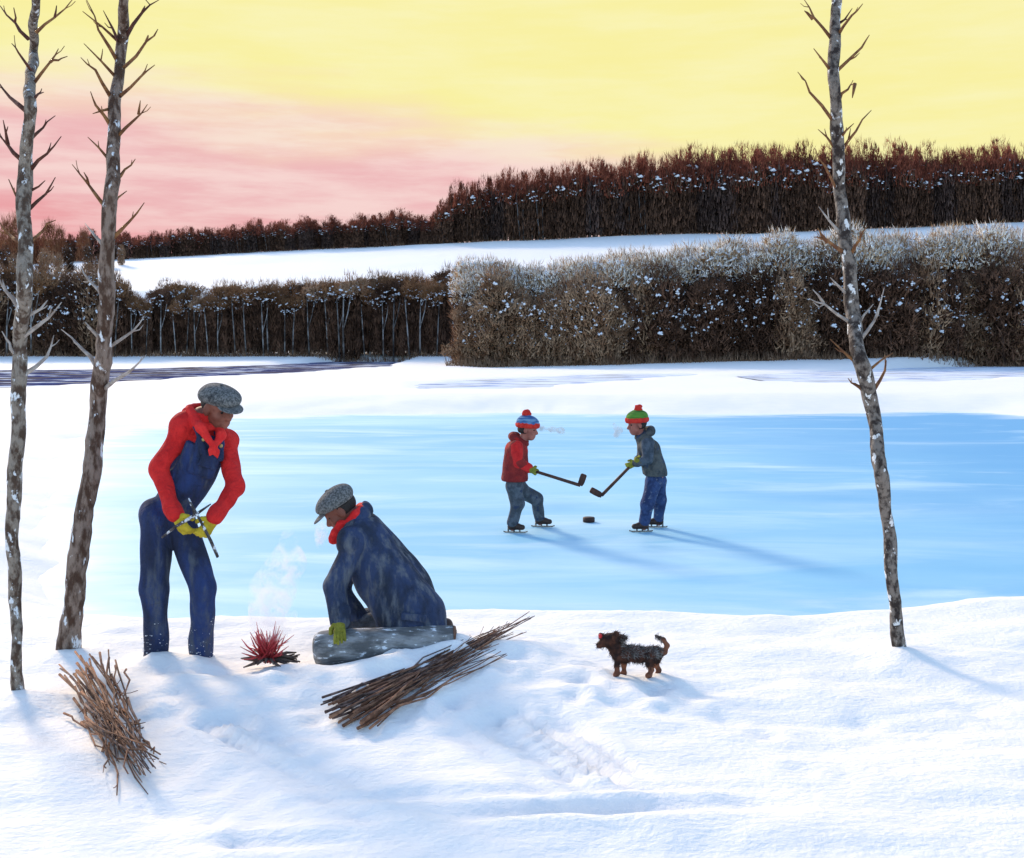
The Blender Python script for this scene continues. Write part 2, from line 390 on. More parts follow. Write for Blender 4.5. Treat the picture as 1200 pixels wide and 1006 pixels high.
SHADE_FURROWS = [(*[pts_at([p], 0)[0] for p in (a, b)], w, d) for a, b, w, d in SHADE_FURROWS]
DENTS = [(684, 787), (702, 785), (694, 796), (720, 830), (735, 812), (752, 820), (775, 815), (790, 806), (740, 826), (716, 818), (760, 808), (805, 820), (300, 925), (215, 900), (255, 915), (350, 880), (250, 960), (280, 985), (900, 860), (940, 905), (1010, 840), (850, 840)]
_r = np.random.default_rng(12)
DENTS += [(_r.uniform(130, 640), _r.uniform(778, 850)) for _ in range(70)]+[(_r.uniform(670, 830), _r.uniform(795, 835)) for _ in range(26)]
DENTS = [pts_at([p], 0)[0] for p in DENTS]
def base_height(X, Y):
    px = pxof(X, Y)
    lft = 1-sstep(530, 600, px)
    zl = np.interp(Y, [-60, 10, 33, 37, 80, 94, 100, 104, 122, 180, 240, 420], [0, 0, -.05, .17, .16, .40, .62, .9, 6.6, 0, 0, 0])
    z0 = np.interp(Y, [-60, 10, 33, 37, 70, 80, 420], [0, 0, -.05, .17, .15, .3, .3])
    t82 = np.interp(px, [560, 900, 1200], [-.02, .55, 1.1]); 
    z1 = np.interp(px, [0, 520, 1200, 1800], [6.6, 8.2, 11.2, 13]); z2 = np.interp(px, [0, 150, 520, 1200, 1800], [14.2, 15.2, 17.6, 20.8, 22])
    zr = np.where(Y < 82, z0+(t82-.3)*sstep(66, 82, Y), 0)
    zr = np.where(Y >= 82, t82+(z1-t82)*np.clip((Y-84)/36, 0, 1)**1.1, zr)
    zl2 = np.where(Y < 104, zl, .9+(z1-.9)*np.clip((Y-104)/18, 0, 1))
    za = zl2*lft+zr*(1-lft)
    hill = z1+(z2-z1)*np.clip((Y-121)/59, 0, 1)+(Y > 180)*(3.5*(1-np.exp(-(Y-180)/40)))
    z = np.where(Y < 121, za, hill)
    # beyond the ridge top the land rolls gently down
    return z-6*sstep(235, 420, Y)
def height(X, Y, fine=True):
    X = np.asarray(X, float); Y = np.asarray(Y, float)
    z = base_height(X, Y)
    near = np.exp(-((Y-4)/14)**2)
    z = z+near*(.065*fbm(X*.55+3, Y*.9, 2, 3)+.030*fbm(X*1.1, Y*2.3, 3, 11))
    if fine: z = z+near*.018*fbm(X*5, Y*7, 4, 21)
    z = z+(1-near)*np.clip(Y/60, 0, 1)*(.35*fbm(X*.05, Y*.09, 3, 5)*(Y > 36)*sstep(100, 140, Y)+.06*fbm(X*.4, Y*.5, 3, 8))
    for mx, my, r, h in MOUNDS:
        q = ((X-mx)**2+((Y-my)*.8)**2)/(r*r); z = z+h*np.exp(-q)*(1+.5*fbm(X*6, Y*6, 2, 31)*(q < 6))
    for a, b, w, d in SHADE_FURROWS:
        ab = b-a; t = np.clip(((X-a[0])*ab[0]+(Y-a[1])*ab[1])/(ab@ab), 0, 1)
        dist = np.hypot(X-a[0]-t*ab[0], Y-a[1]-t*ab[1])+.05*fbm(X*3, Y*3, 2, 41)
        e = np.sin(np.pi*np.clip(t, .02, .98))**.6
        q = dist/w; z = z+e*d*(-np.exp(-q*q)+.45*np.exp(-(q-1.7)**2*1.6))*(.6+1.2*np.clip(fbm(X*2.2, Y*2.2, 2, 47)+.4, 0, 1))
    for n_, (dx, dy) in enumerate(DENTS):
        if n_ % 3 == 0: rr_ = .05+.03*((n_*7) % 5)/4
        q = ((X-dx)**2+((Y-dy)*.7)**2)/rr_**2; z = z-.013*np.exp(-q)+.005*np.exp(-(np.sqrt(q)-1.8)**2*2)
    s = sd_poly(POND, X, Y)+np.clip(Y/14, .5, 2.2)*(.30*fbm(X*.9, Y*.9, 3, 61))
    w = np.clip(Y/9, .8, 4)
    k = sstep(-.25, 1.25, s/w)
    z = (ICE-.16)*(1-k)+z*k
    for p in STREAM:
        s = sd_poly(p, X, Y)+1.1*fbm(X*.5, Y*.35, 4, 71); z = np.where(s < 2.2, (WZ-.12)*(1-sstep(-.4, 1.6, s))+z*sstep(-.4, 1.6, s), z)
    return z
nx, ny = 620, 640
u = np.linspace(-1, 1, nx); XS = 2.2*np.sinh(math.asinh(260/2.2)*u)
bY = math.asinh(414/2.0); v = np.linspace(-math.asinh(46/2.0)/bY, 1, ny); YS = 6.2+2.0*np.sinh(bY*v)
GX, GY = np.meshgrid(XS, YS)
GZ = height(GX, GY)
V = np.stack([GX, GY, GZ], -1).reshape(-1, 3)
i = (np.arange(ny-1)[:, None]*nx+np.arange(nx-1)[None]).ravel()
snow = mk('snow', (.87, .845, .80), (.89, .862, .81), 2.2, .75, .6, 22, (1, 1.4, 1), spec=.2, coords='Object')
g = link('snow_ground', mesh_np('snow_ground', V, np.stack([i, i+1, i+nx+1, i+nx], 1), snow)); tag(g, kind='structure')
def hz(x, y): return float(height(np.array([x]), np.array([y]), False)[0])

# ice sheet of the rink, with the distance to the shore kept for the dusting of snow
def sheet(name, poly, z, pad, n, matl, yfac=1):
    lo = poly.min(0)-pad; hi = poly.max(0)+pad
    a = np.linspace(lo[0], hi[0], n); b = lo[1]+(hi[1]-lo[1])*np.linspace(0, 1, n)**1.6
    X, Y = np.meshgrid(a, b); s = sd_poly(poly, X, Y)
    V = np.stack([X, Y, np.full(X.shape, z)], -1).reshape(-1, 3); q = (np.arange(n-1)[:, None]*n+np.arange(n-1)[None])
    keep = (s[:-1, :-1] < pad)
    q = q[keep]
    me = mesh_np(name, V, np.stack([q, q+1, q+n+1, q+n], 1), matl)
    at_ = me.attributes.new('shore', 'FLOAT', 'POINT'); at_.data.foreach_set('value', s.ravel().astype(np.float32))
    o = link(name, me); tag(o, kind='structure'); return o
def ice_material():
    m = bpy.data.materials.new('blue_ice'); m.use_nodes = True; t = m.node_tree; Nn = t.nodes; L2 = t.links; b = Nn['Principled BSDF']
    g = Nn.new('ShaderNodeNewGeometry')
    def noise(sc, stx, sty, dt=6, dist=0.0):
        mpp = Nn.new('ShaderNodeMapping'); mpp.inputs['Scale'].default_value = (stx, sty, 1); L2.new(g.outputs['Position'], mpp.inputs[0])
        n = Nn.new('ShaderNodeTexNoise'); n.inputs['Scale'].default_value = sc; n.inputs['Detail'].default_value = dt; n.inputs['Roughness'].default_value = .6
        n.inputs['Distortion'].default_value = dist; L2.new(mpp.outputs[0], n.inputs['Vector']); return n.outputs['Fac']
    def rp(v, a, bb):
        r = Nn.new('ShaderNodeMapRange'); r.interpolation_type = 'SMOOTHSTEP'; r.inputs[1].default_value = a; r.inputs[2].default_value = bb; L2.new(v, r.inputs[0]); return r.outputs[0]
    def mx(f, a, bb):
        x = Nn.new('ShaderNodeMix'); x.data_type = 'RGBA'; L2.new(f, x.inputs[0])
        for i_, q in ((6, a), (7, bb)):
            if isinstance(q, tuple): x.inputs[i_].default_value = (*q, 1)
            else: L2.new(q, x.inputs[i_])
        return x.outputs[2]
    c = mx(rp(noise(1, .10, .22), .36, .64), ICE_A, ICE_B)
    c = mx(rp(noise(1, .18, .7, 8, .6), .44, .78), c, ICE_C)
    c = mx(rp(noise(1, .12, .12, 4), .58, .74), c, ICE_D)
    sp = Nn.new('ShaderNodeSeparateXYZ'); L2.new(g.outputs['Position'], sp.inputs[0])
    a0 = Nn.new('ShaderNodeMath'); a0.operation = 'MULTIPLY_ADD'; L2.new(noise(1, .2, .35, 6), a0.inputs[0]); a0.inputs[1].default_value = 9; L2.new(sp.outputs[0], a0.inputs[2])
    c = mx(rp(a0.outputs[0], 5.5, 15), c, ICE_D)          # deeper blue towards the right bank
    c = mx(rp(noise(1, .22, .6, 9, .8), .52, .80), c, (.58, .76, .84))
    at2 = Nn.new('ShaderNodeAttribute'); at2.attribute_name = 'shore'
    ad = Nn.new('ShaderNodeMath'); ad.operation = 'MULTIPLY_ADD'; L2.new(noise(1, .35, .9, 8, .5), ad.inputs[0]); ad.inputs[1].default_value = 4.5; L2.new(at2.outputs['Fac'], ad.inputs[2])
    c = mx(rp(ad.outputs[0], 1.9, 4.1), c, (.76, .83, .87))
    L2.new(c, b.inputs['Base Color']); b.inputs['Roughness'].default_value = .55; b.inputs['Specular IOR Level'].default_value = .25
    bn = Nn.new('ShaderNodeBump'); bn.inputs['Strength'].default_value = .15; bn.inputs['Distance'].default_value = .02; L2.new(noise(1, 3, 9, 8), bn.inputs['Height']); L2.new(bn.outputs[0], b.inputs['Normal'])
    return m
sheet('ice_rink', POND, ICE, 2.5, 220, ice_material())
stream_mat = mk('dark_stream_water', (.03, .045, .15), (.13, .105, .095), .22, 1, .25, 2.5, (1, 3, 1), .42, .58, c3=(.70, .73, .78), s3=.33, t3=.53, w3=.07, spec=0, coords='Object')
grey_ice = mk('grey_shore_ice', (.74, .78, .82), (.42, .42, .43), .30, 1, .2, 3, (1, 3.5, 1), .46, .62, c3=(.16, .26, .55), s3=.45, t3=.57, w3=.06, spec=0)
for k_, p in enumerate(STREAM):
    sheet('stream_water' if k_ == 0 else 'shore_ice', p, WZ, 1.0, 120, stream_mat if k_ == 0 else grey_ice)
# ------------------------------------------------------------------ people
class Local:
    """turns a point of the photograph plus a depth offset into the figure's own coordinates"""
    def __init__(s, px, py, z):
        s.Y = F*(CAMH-z)/(py-HY); s.o = np.array([(px-CX)/F*s.Y, s.Y, z])
    def __call__(s, px, py, dy=0.0):
        Y = s.Y+dy
        return np.array([(px-CX)/F*Y, Y, CAMH-(py-HY)/F*Y])-s.o
    def m(s, px): return px/F*s.Y
def nrm(v): v = np.array(v, float); return v/np.linalg.norm(v)

def hand(wrist, d, n, side, sc=1.0, curl=.9, fat=1.0):
    """palm, four unequal bent fingers and a side thumb; d along the hand, n out of the palm, side=+1/-1 puts the thumb"""
    d = nrm(d); n = nrm(np.array(n)-d*np.dot(n, d)); s = np.cross(d, n)*side; w = np.array(wrist, float)
    P = [rc(w, w+d*.03*sc, .026*sc*fat, .030*sc*fat, n, 1.35)]
    for q in (-1.2, -.4, .4, 1.2):
        P.append(rc(w+d*.02*sc+s*q*.012*sc, w+d*.085*sc+s*q*.020*sc, .017*sc*fat, .014*sc*fat))
    for q, L, c in ((-1.5, .055, 1.15), (-.5, .068, 1.0), (.5, .075, .95), (1.5, .068, .85)):
        b = w+d*.088*sc+s*q*.0195*sc; a = 0; r = .0105*sc*fat
        for j, l in enumerate((.45, .32, .26)):
            a += curl*c*(.5, .8, .6)[j]
            e = b+(d*math.cos(a)+n*math.sin(a)+s*q*.03)*L*sc*l*1.15
            P.append(rc(b, e, r, r*.93)); b = e; r *= .93
    b = w+d*.022*sc+s*.028*sc; e = b+nrm(d*.65+s*.75+n*.35)*.042*sc; f = e+nrm(d*.8+s*.1+n*.65)*.034*sc
    P += [rc(b, e, .0145*sc*fat, .0125*sc*fat), rc(e, f, .0125*sc*fat, .0105*sc*fat)]
    return P

def thin(P): return [(*p, .002) for p in P]       # fingers stay apart

def head(c, R, r=.105):
    """skull, jaw, nose, brow, lips, ears; R columns are forward, left, up.  Returns (add, cut, eye positions)"""
    k = r/.105; g = lambda f, l, u: np.array(c)+R@np.array([f, l, u])*k
    A = [ell(g(-.012, 0, .035), np.array([.098, .078, .088])*k, R), ell(g(.020, 0, -.045), np.array([.066, .060, .072])*k, R),
         ell(g(.048, 0, -.085), np.array([.036, .036, .030])*k, R), rc(g(.075, 0, .010), g(.100, 0, -.028), .011*k, .017*k),
         rc(g(.072, -.032, .022), g(.072, .032, .022), .014*k, .014*k), rc(g(.080, -.018, -.058), g(.080, .018, -.058), .009*k, .009*k),
         rc(g(.077, -.016, -.071), g(.077, .016, -.071), .009*k, .009*k),
         ell(g(.050, .038, -.028), np.array([.03, .024, .026])*k, R), ell(g(.050, -.038, -.028), np.array([.03, .024, .026])*k, R)]
    for q in (-1, 1): A.append(ell(g(-.008, q*.078, -.012), np.array([.022, .010, .034])*k, R))
    C = [ell(g(.082, q*.030, .003), np.array([.014, .017, .011])*k, R) for q in (-1, 1)]
    C.append(rc(g(.096, -.02, -.0645), g(.096, .02, -.0645), .004*k, .004*k))
    E = [g(.068, q*.030, .003) for q in (-1, 1)]
    return A, C, E

def eyes(E, r, parent):
    for e in E:
        b = MB(); th = np.linspace(0, math.pi, 7); ph = np.arange(10)*2*math.pi/10
        P = np.array([[math.sin(t)*math.cos(p), math.sin(t)*math.sin(p), math.cos(t)] for t in th for p in ph])*r+e
        f = [(a*10+q, (a+1)*10+q, (a+1)*10+(q+1) % 10, a*10+(q+1) % 10) for a in range(6) for q in range(10)]
        b.add(P, f); link('eye', b.mesh('eye', M['eye']), parent)

def flat_cap(c, R, r, parent, h):
    """soft tweed cap with a short peak, tipped the way the head looks"""
    k = r/.105; g = lambda f, l, u: np.array(c)+R@np.array([f, l, u])*k
    A = [ell(g(-.012, 0, .070), np.array([.122, .105, .070])*k, R), ell(g(.035, 0, .074), np.array([.090, .092, .052])*k, R), ell(g(-.045, 0, .058), np.array([.09, .098, .06])*k, R)]
    o = link('cap', sdf_mesh('cap', A, h, .02, M['tweed'], sub=[half(g(0, 0, .030), R@np.array([.12, 0, -1.0])), ell(g(-.005, 0, .035), np.array([.100, .082, .080])*k, R)], fold=.004, ff=34), parent)
    pk = [ell(g(.095, 0, .042), np.array([.075, .080, .012])*k, R@rot(0, .16))]
    link('peak', sdf_mesh('peak', pk, h*.8, .01, M['tweed'], sub=[ell(g(-.012, 0, .038), np.array([.104, .086, .2])*k, R)]), o)
    link('button', sdf_mesh('button', [ell(g(-.01, 0, .139), np.array([.012, .012, .007])*k, R)], .003, 0, M['tweed']), o)
    return o

def scarf(pts, r, knot, tails, parent, h, name='neckerchief'):
    P = chain(pts+[pts[0]], [r]*(len(pts)+1))+[ell(knot, np.array([r*1.2]*3))]
    for t in tails: P += chain(t, [r*.8, r*1.25, r*.55][:len(t)], (0, 1, 0), 1.7)
    return link(name, sdf_mesh(name, P, h, .02, M['scarf'], fold=.003, ff=50), parent)

def ground_fix(o): return o

# ---- the tall man in overalls, twisting a twig between his hands
L = Local(210, 772, 0.0)
R = rot(math.radians(-36), math.radians(20), math.radians(4))
hc = L(256, 478, -.01); neck = L(237, 489, .01)
shR, shL = L(214, 498, -.04), L(263, 516, .09)
elR, elL = L(186, 551, -.12), L(276, 571, -.06)
wrR, wrL = L(206, 603, -.23), L(252, 607, -.21)
chest, belly, hip = L(239, 522, .03), L(217, 570, .02), L(199, 604, .02)
hpR, hpL = L(185, 606, -.01), L(209, 610, .02)
knR, knL = L(182, 690, -.05), L(238, 690, -.08)
anR, anL = L(182, 778, -.02), L(237, 778, .03)
man = hA, hC, hE = head(hc, R, .112)
fw = R[:, 0]
handR = dict(wrist=wrR, d=L(216, 621, -.24)-wrR, n=(.4, .75, .15), side=1); handL = dict(wrist=wrL, d=L(240, 623, -.23)-wrL, n=(-.4, .75, .15), side=-1)
bodyP = hA+[rc(neck, hc+R@np.array([-.03, 0, -.05]), .062, .058), rc(chest, neck, .09, .06), rc(shR, shL, .048, .045), rc(chest, belly, .10, .10), rc(belly, hip, .105, .105),
            rc(shR, elR, .040, .034), rc(elR, wrR, .034, .026), rc(shL, elL, .040, .034), rc(elL, wrL, .038, .026),
            rc(hpR, knR, .075, .052), rc(knR, anR, .05, .036), rc(hpL, knL, .07, .05), rc(knL, anL, .048, .036)]
bodyP += thin(hand(**handR, fat=.55)+hand(**handL, fat=.55))
for a in (anR, anL): bodyP.append(rc(a+[-.02, 0, -.01], a+[.10, -.10, -.02], .036, .026))
pm = link('person', sdf_mesh('person', bodyP, .0075, .018, M['skin'], sub=hC, ks=.006), None, L.o)
tag(pm, 'man standing in blue overalls, red sweater and grey cap, breaking a twig', 'person', 'people in the snow')
eyes(hE, .0105, pm)
hd = [ell(hc+R@np.array([-.022, 0, .02]), [.098, .088, .075], R)]
link('hair', sdf_mesh('hair', hd, .006, .01, M['hair'], sub=[half(hc+R@np.array([.012, 0, 0]), R@np.array([1, 0, 0])), half(hc+R@np.array([0, 0, -.035]), R@np.array([0, 0, -1]))], fold=.003, ff=60), pm)
flat_cap(hc, R, .109, pm, .0055)
swP = [rc(shR, shL, .068, .062), rc(neck, shR, .072, .070), rc(neck, shL, .068, .064), rc(chest, neck, .112, .078), rc(chest, belly, .110, .110), rc(shR, elR, .064, .052), rc(elR, wrR, .055, .040), rc(shL, elL, .060, .049), rc(elL, wrL, .052, .039),
       rc(wrR, wrR+nrm(elR-wrR)*.04, .047, .048), rc(wrL, wrL+nrm(elL-wrL)*.04, .046, .046)]
link('sweater', sdf_mesh('sweater', swP, .0075, .03, M['red'], sub=[ell(neck+[.01, -.03, .07], [.07, .07, .06])], fold=.0065, ff=38), pm)
ovP = [rc(chest, belly, .140, .138), rc(belly, hip, .130, .114), rc(hpR, knR, .102, .078), rc(knR, anR, .078, .068), rc(hpL, knL, .096, .076), rc(knL, anL, .075, .069), rc(hpR, hpL, .10, .097)]
ov = link('overalls', sdf_mesh('overalls', ovP, .008, .022, M['denim'],
          sub=[half(chest+[.0, 0, .045], nrm([.35, -.25, 1])), rc(shR+[-.02, -.0, -.03], elR+[.02, .03, .06], .082, .075), rc(shL+[.02, 0, -.03], elL+[.0, .03, .1], .075, .06)], fold=.0075, ff=32, seed=4), pm)
# bib front and straps rise from the chest over each shoulder
fr = nrm([.55, -.83, -.12])
nl = nrm(shL-shR)
bibP = []
for a, b, c in ((-.055, -.075, shR+nl*.055+[-.0, -.035, .085]), (.055, .06, shL-nl*.06+[0, -.045, .08])):
    p0 = chest+fr*.145+nl*a+[0, 0, -.03]; p1 = chest+fr*.135+nl*b+[0, 0, .07]
    bibP += chain([p0, p1, c, c+[-.09, .10, -.03]], [.022, .020, .019, .018], fr, 1.6)
link('strap', sdf_mesh('strap', bibP[:3], .006, .012, M['denim']), ov); link('strap', sdf_mesh('strap', bibP[3:], .006, .012, M['denim']), ov)
bib = [rc(chest+fr*.120+nl*q+[0, 0, .05], chest*.45+belly*.55+fr*.118+nl*q, .028, .028) for q in (-.058, -.03, 0, .03, .058)]
link('bib', sdf_mesh('bib', bib, .007, .02, M['denim'], fold=.003, ff=28), ov)
link('pocket', sdf_mesh('pocket', [bx(chest*.85+belly*.15+fr*.152+[0, 0, -.02], [.006, .055, .05], .005, np.array([fr, nl, np.cross(fr, nl)]).T)], .004, 0, M['denim']), ov)
for q in (-.062, .062): link('button', sdf_mesh('button', [ell(chest+fr*.152+nl*q*.9+[0, 0, .045], [.012, .012, .012])], .003, 0, M['button']), ov)
ring = [neck+R@np.array([math.cos(t)*.088, math.sin(t)*.096, -.004-.026*math.cos(t)]) for t in np.linspace(0, 2*math.pi, 17)[:-1]]
kn = chest+fr*.178+[0, 0, .035]
nkP = chain(ring+[ring[0]], [.027]*17)
for q in (-1, 1):
    p0 = neck+nl*q*.085+fr*.02+[0, 0, .015]; p2 = kn+nl*q*.010; p1 = p0*.5+p2*.5+fr*.045+nl*q*.018
    nkP += chain([p0, p1, p2], [.027, .029, .017], fr, 1.5)
    nkP += chain([kn, kn+nl*q*.016+[0, 0, -.035]+fr*.004, kn+nl*q*.024+[0, 0, -.066]], [.012, .020, .007], fr, 2.0)
nkP.append(ell(kn, [.018, .018, .022]))
link('neckerchief', sdf_mesh('neckerchief', nkP, .005, .014, M['scarf'], fold=.002, ff=60), pm)
for hnd in (handR, handL):
    gl = hand(**hnd, sc=1.0, fat=1.18); w = hnd['wrist']; e = elR if hnd is handR else elL
    gl.append(rc(w, w+nrm(e-w)*.035, .038, .040))
    link('glove', sdf_mesh('glove', gl, .004, .003, M['glove'], fold=.0012, ff=70), pm)
for a in (anR, anL):
    bt = [rc(a+[0, 0, .06], a+[0, 0, -.02], .058, .055), rc(a+[-.03, .03, -.03], a+[.10, -.12, -.035], .05, .045)]
    link('boot', sdf_mesh('boot', bt, .008, .02, M['boot']), pm)
b = MB(); vv = np.array([v.co[:] for v in ov.data.vertices]); vv = vv[(vv[:, 2] < .26) & (vv[:, 2] > -.02)]
k_ = (rng.random(len(vv)) < .05*np.clip(1.2-vv[:, 2]/.26, 0, 1)); b.clumps(vv[k_], .002+.007*rng.random(k_.sum())**2, .8); o = link('clinging_snow', b.mesh('clinging_snow', mk('clinging_snow', (.80, .82, .86), (.86, .87, .88), 12, .8, .3, 60)), ov); o['kind'] = 'stuff'
def twig_mesh(name, pts, rad, mat_, side=()):
    b = MB(); b.tube(pts, rad, 7, .3)
    for s_ in side: b.tube(s_[0], s_[1], 6, .3)
    return b.mesh(name, mat_)
def held(name, pts, rad, label, mat_, side=()):
    c0 = np.mean(np.array(pts), 0); me = twig_mesh(name, [np.array(p)-c0 for p in pts], rad, mat_, [([np.array(p)-c0 for p in q], r) for q, r in side])
    o = link(name, me, None, c0); tag(o, label, 'twig', 'twigs held by the standing man'); return o
dk = mk('peeling_twig', (.03, .025, .025), (.10, .09, .09), 24, .85, .4, 80, c3=(.65, .68, .72), s3=22, t3=.56, w3=.05)
w_ = lambda px, py, dy: L(px, py, dy)+L.o
held('twig', [w_(190, 630, -.20), w_(206, 617, -.27), w_(228, 604, -.30), w_(247, 591, -.30)], [.006, .008, .010, .004], 'snow flecked twig gripped in the left of two yellow gloves, slanting up to the right', dk,
     [([w_(228, 604, -.30), w_(226, 596, -.31), w_(221, 587, -.32)], [.006, .005, .003])])
held('twig', [w_(255, 653, -.22), w_(247, 634, -.26), w_(233, 607, -.315), w_(221, 584, -.32)], [.009, .009, .008, .004], 'snow flecked twig gripped in the right of two yellow gloves, slanting down to the right', dk)

# ---- the man in the navy coat bent over the log
L2 = Local(470, 763, 0.0)
R2 = rot(math.radians(180+8), math.radians(38), 0)
hc2 = L2(398, 598, -.02); nk2 = L2(414, 606, .0)
sN, sF = L2(412, 636, -.17), L2(424, 632, .19)
eN, eF = L2(392, 686, -.24), L2(400, 690, .20)
wN, wF = L2(399, 728, -.30), L2(425, 735, .10)
up2, mid2, low2 = L2(424, 628, .02), L2(454, 678, .0), L2(484, 724, -.02)
hA, hC, hE = head(hc2, R2, .108)
hdN = dict(wrist=wN+[.0, -.022, .004], d=(.12, -.86, -.52), n=(0, .52, -.86), side=-1); hdF = dict(wrist=wF, d=(-.4, -.4, -.8), n=(0, -.5, -.8), side=1)
kneeN, kneeF = np.array([-.32, .12, .09]), np.array([-.30, .32, .09]); btN, btF = np.array([.10, .05, .16]), np.array([.10, .25, .16])
toN, toF = np.array([.20, .08, .06]), np.array([.20, .27, .06])
bodyP = hA+[rc(nk2, hc2+R2@np.array([-.03, 0, -.05]), .062, .058), rc(up2, nk2, .11, .062), rc(sN, sF, .07, .07), rc(up2, mid2, .13, .13), rc(mid2, low2, .13, .14),
            rc(sN, eN, .055, .043), rc(eN, wN, .042, .028), rc(sF, eF, .055, .043), rc(eF, wF, .042, .028),
            rc(btN, kneeN, .085, .06), rc(kneeN, toN, .055, .04), rc(btF, kneeF, .085, .06), rc(kneeF, toF, .055, .04)]
bodyP += thin(hand(**hdN, fat=.55, curl=.38, sc=.88)+hand(**hdF, fat=.55, curl=.38, sc=.88))
p2 = link('person', sdf_mesh('person', bodyP, .0075, .018, M['skin'], sub=hC), None, L2.o)
tag(p2, 'man in long navy coat and grey cap bent low at a grey log', 'person', 'people in the snow')
eyes(hE, .0105, p2)
link('hair', sdf_mesh('hair', [ell(hc2+R2@np.array([-.022, 0, .015]), [.100, .088, .075], R2)], .006, .01, M['hair'],
     sub=[half(hc2+R2@np.array([.005, 0, 0]), R2@np.array([1, 0, 0])), half(hc2+R2@np.array([0, 0, -.045]), R2@np.array([0, 0, -1]))], fold=.003, ff=60), p2)
flat_cap(hc2, R2, .107, p2, .0055)
ctP = [rc(up2+[.0, -.05, .0], mid2+[.01, -.08, 0], .150, .175), rc(up2+[0, .08, 0], mid2+[.02, .1, 0], .14, .165), rc(mid2+[.01, -.08, 0], low2+[0, -.06, 0], .175, .215), rc(mid2+[.02, .1, 0], low2+[0, .1, 0], .165, .2),
       rc(low2+[-.02, -.06, 0], low2+[.0, -.06, -.10], .21, .225), rc(sN, sF, .095, .09), rc(up2, nk2, .13, .08),
       rc(sN+[.02, .02, .0], eN, .080, .062), rc(eN, wN, .062, .053), rc(sF, eF, .085, .065), rc(eF, wF, .065, .055)]
ct = link('coat', sdf_mesh('coat', ctP, .008, .016, M['coat'], sub=[half([0, 0, .155], (.02, 0, -1)), ell(nk2+[-.03, 0, .05], [.08, .075, .06])], ks=.012, fold=.009, ff=24, seed=9), p2)
col = [nk2+R2@np.array([math.cos(t)*.095-.01, math.sin(t)*.10, -.04-.03*math.cos(t)]) for t in np.linspace(.7, 2*math.pi-.7, 10)]
link('collar', sdf_mesh('collar', chain(col, [.024]*10, R2[:, 2], .6), .006, .015, M['coat']), ct)
link('sleeve_cuff', sdf_mesh('sleeve_cuff', [rc(wN+[0, 0, .0], wN+[-.002, .01, .05], .060, .061)], .006, .01, M['coat']), ct)
link('pocket_flap', sdf_mesh('pocket_flap', [bx(low2+[.03, -.285, .07], [.075, .008, .022], .006, rot(0, .12))], .005, 0, M['coat']), ct)
ring = [nk2+R2@np.array([math.cos(t)*.085, math.sin(t)*.092, .012-.035*max(0, math.cos(t))]) for t in np.linspace(0, 2*math.pi, 11)[:-1]]
kn = L2(394, 624, -.10)
scarf(ring, .024, kn, [[nk2+R2@np.array([.07, -.05, -.02]), L2(400, 616, -.10), kn], [kn, L2(391, 632, -.10), L2(390, 630, -.10)]], p2, .006)
trP = [rc(btN, kneeN, .11, .082), rc(kneeN, toN, .075, .06), rc(btF, kneeF, .11, .082), rc(kneeF, toF, .075, .06), rc(btN, btF, .11, .11)]
link('trousers', sdf_mesh('trousers', trP, .009, .03, M['trouser'], fold=.005, ff=24), p2)
for t in (toN, toF): link('boot', sdf_mesh('boot', [rc(t, t+[.06, 0, -.01], .055, .05), rc(t+[.06, 0, .03], t+[.07, 0, -.05], .045, .04)], .008, .02, M['boot']), p2)
for hnd, e in ((hdN, eN), (hdF, eF)):
    w = np.array(hnd['wrist']); gl = hand(**hnd, fat=1.15, curl=.38, sc=.88); gl.append(rc(w, w+nrm(e-w)*.03, .036, .038))
    link('glove', sdf_mesh('glove', gl, .004, .003, M['greenglove'], fold=.0012, ff=70), p2)

# ---- the log
b = MB()
lp = [L2(x, y, dy)+L2.o for x, y, dy in ((367, 762, -.33), (371, 760, -.33), (400, 758, -.32), (440, 757, -.31), (490, 754, -.29), (524, 752, -.27), (534, 751, -.27))]
b.tube([lp[0]+(lp[2]-lp[0])*q for q in (0, .025, .07, .16, .35)]+lp[2:], [.030, .058, .080, .095, .102, .103, .104, .100, .092, .086], 26, .04)
lg = link('log', b.mesh('log', M['log'])); tag(lg, 'thick grey log lightly crusted with snow, under the kneeling man\'s glove', 'log')
def origin_to(o, p):
    p = Vector(p); o.data.transform(Matrix.Translation(-p)); o.location = p
origin_to(lg, np.mean(lp, 0)); c0 = np.mean(lp, 0)
for nme, p, q, r in (('cut_end', lp[-1], lp[-2], .088),):
    b = MB(); dd = nrm(p-q); b.tube([p-dd*.004-c0, p+dd*.006-c0], [r, r*.96], 26, .03); link(nme, b.mesh(nme, M['logend']), lg)
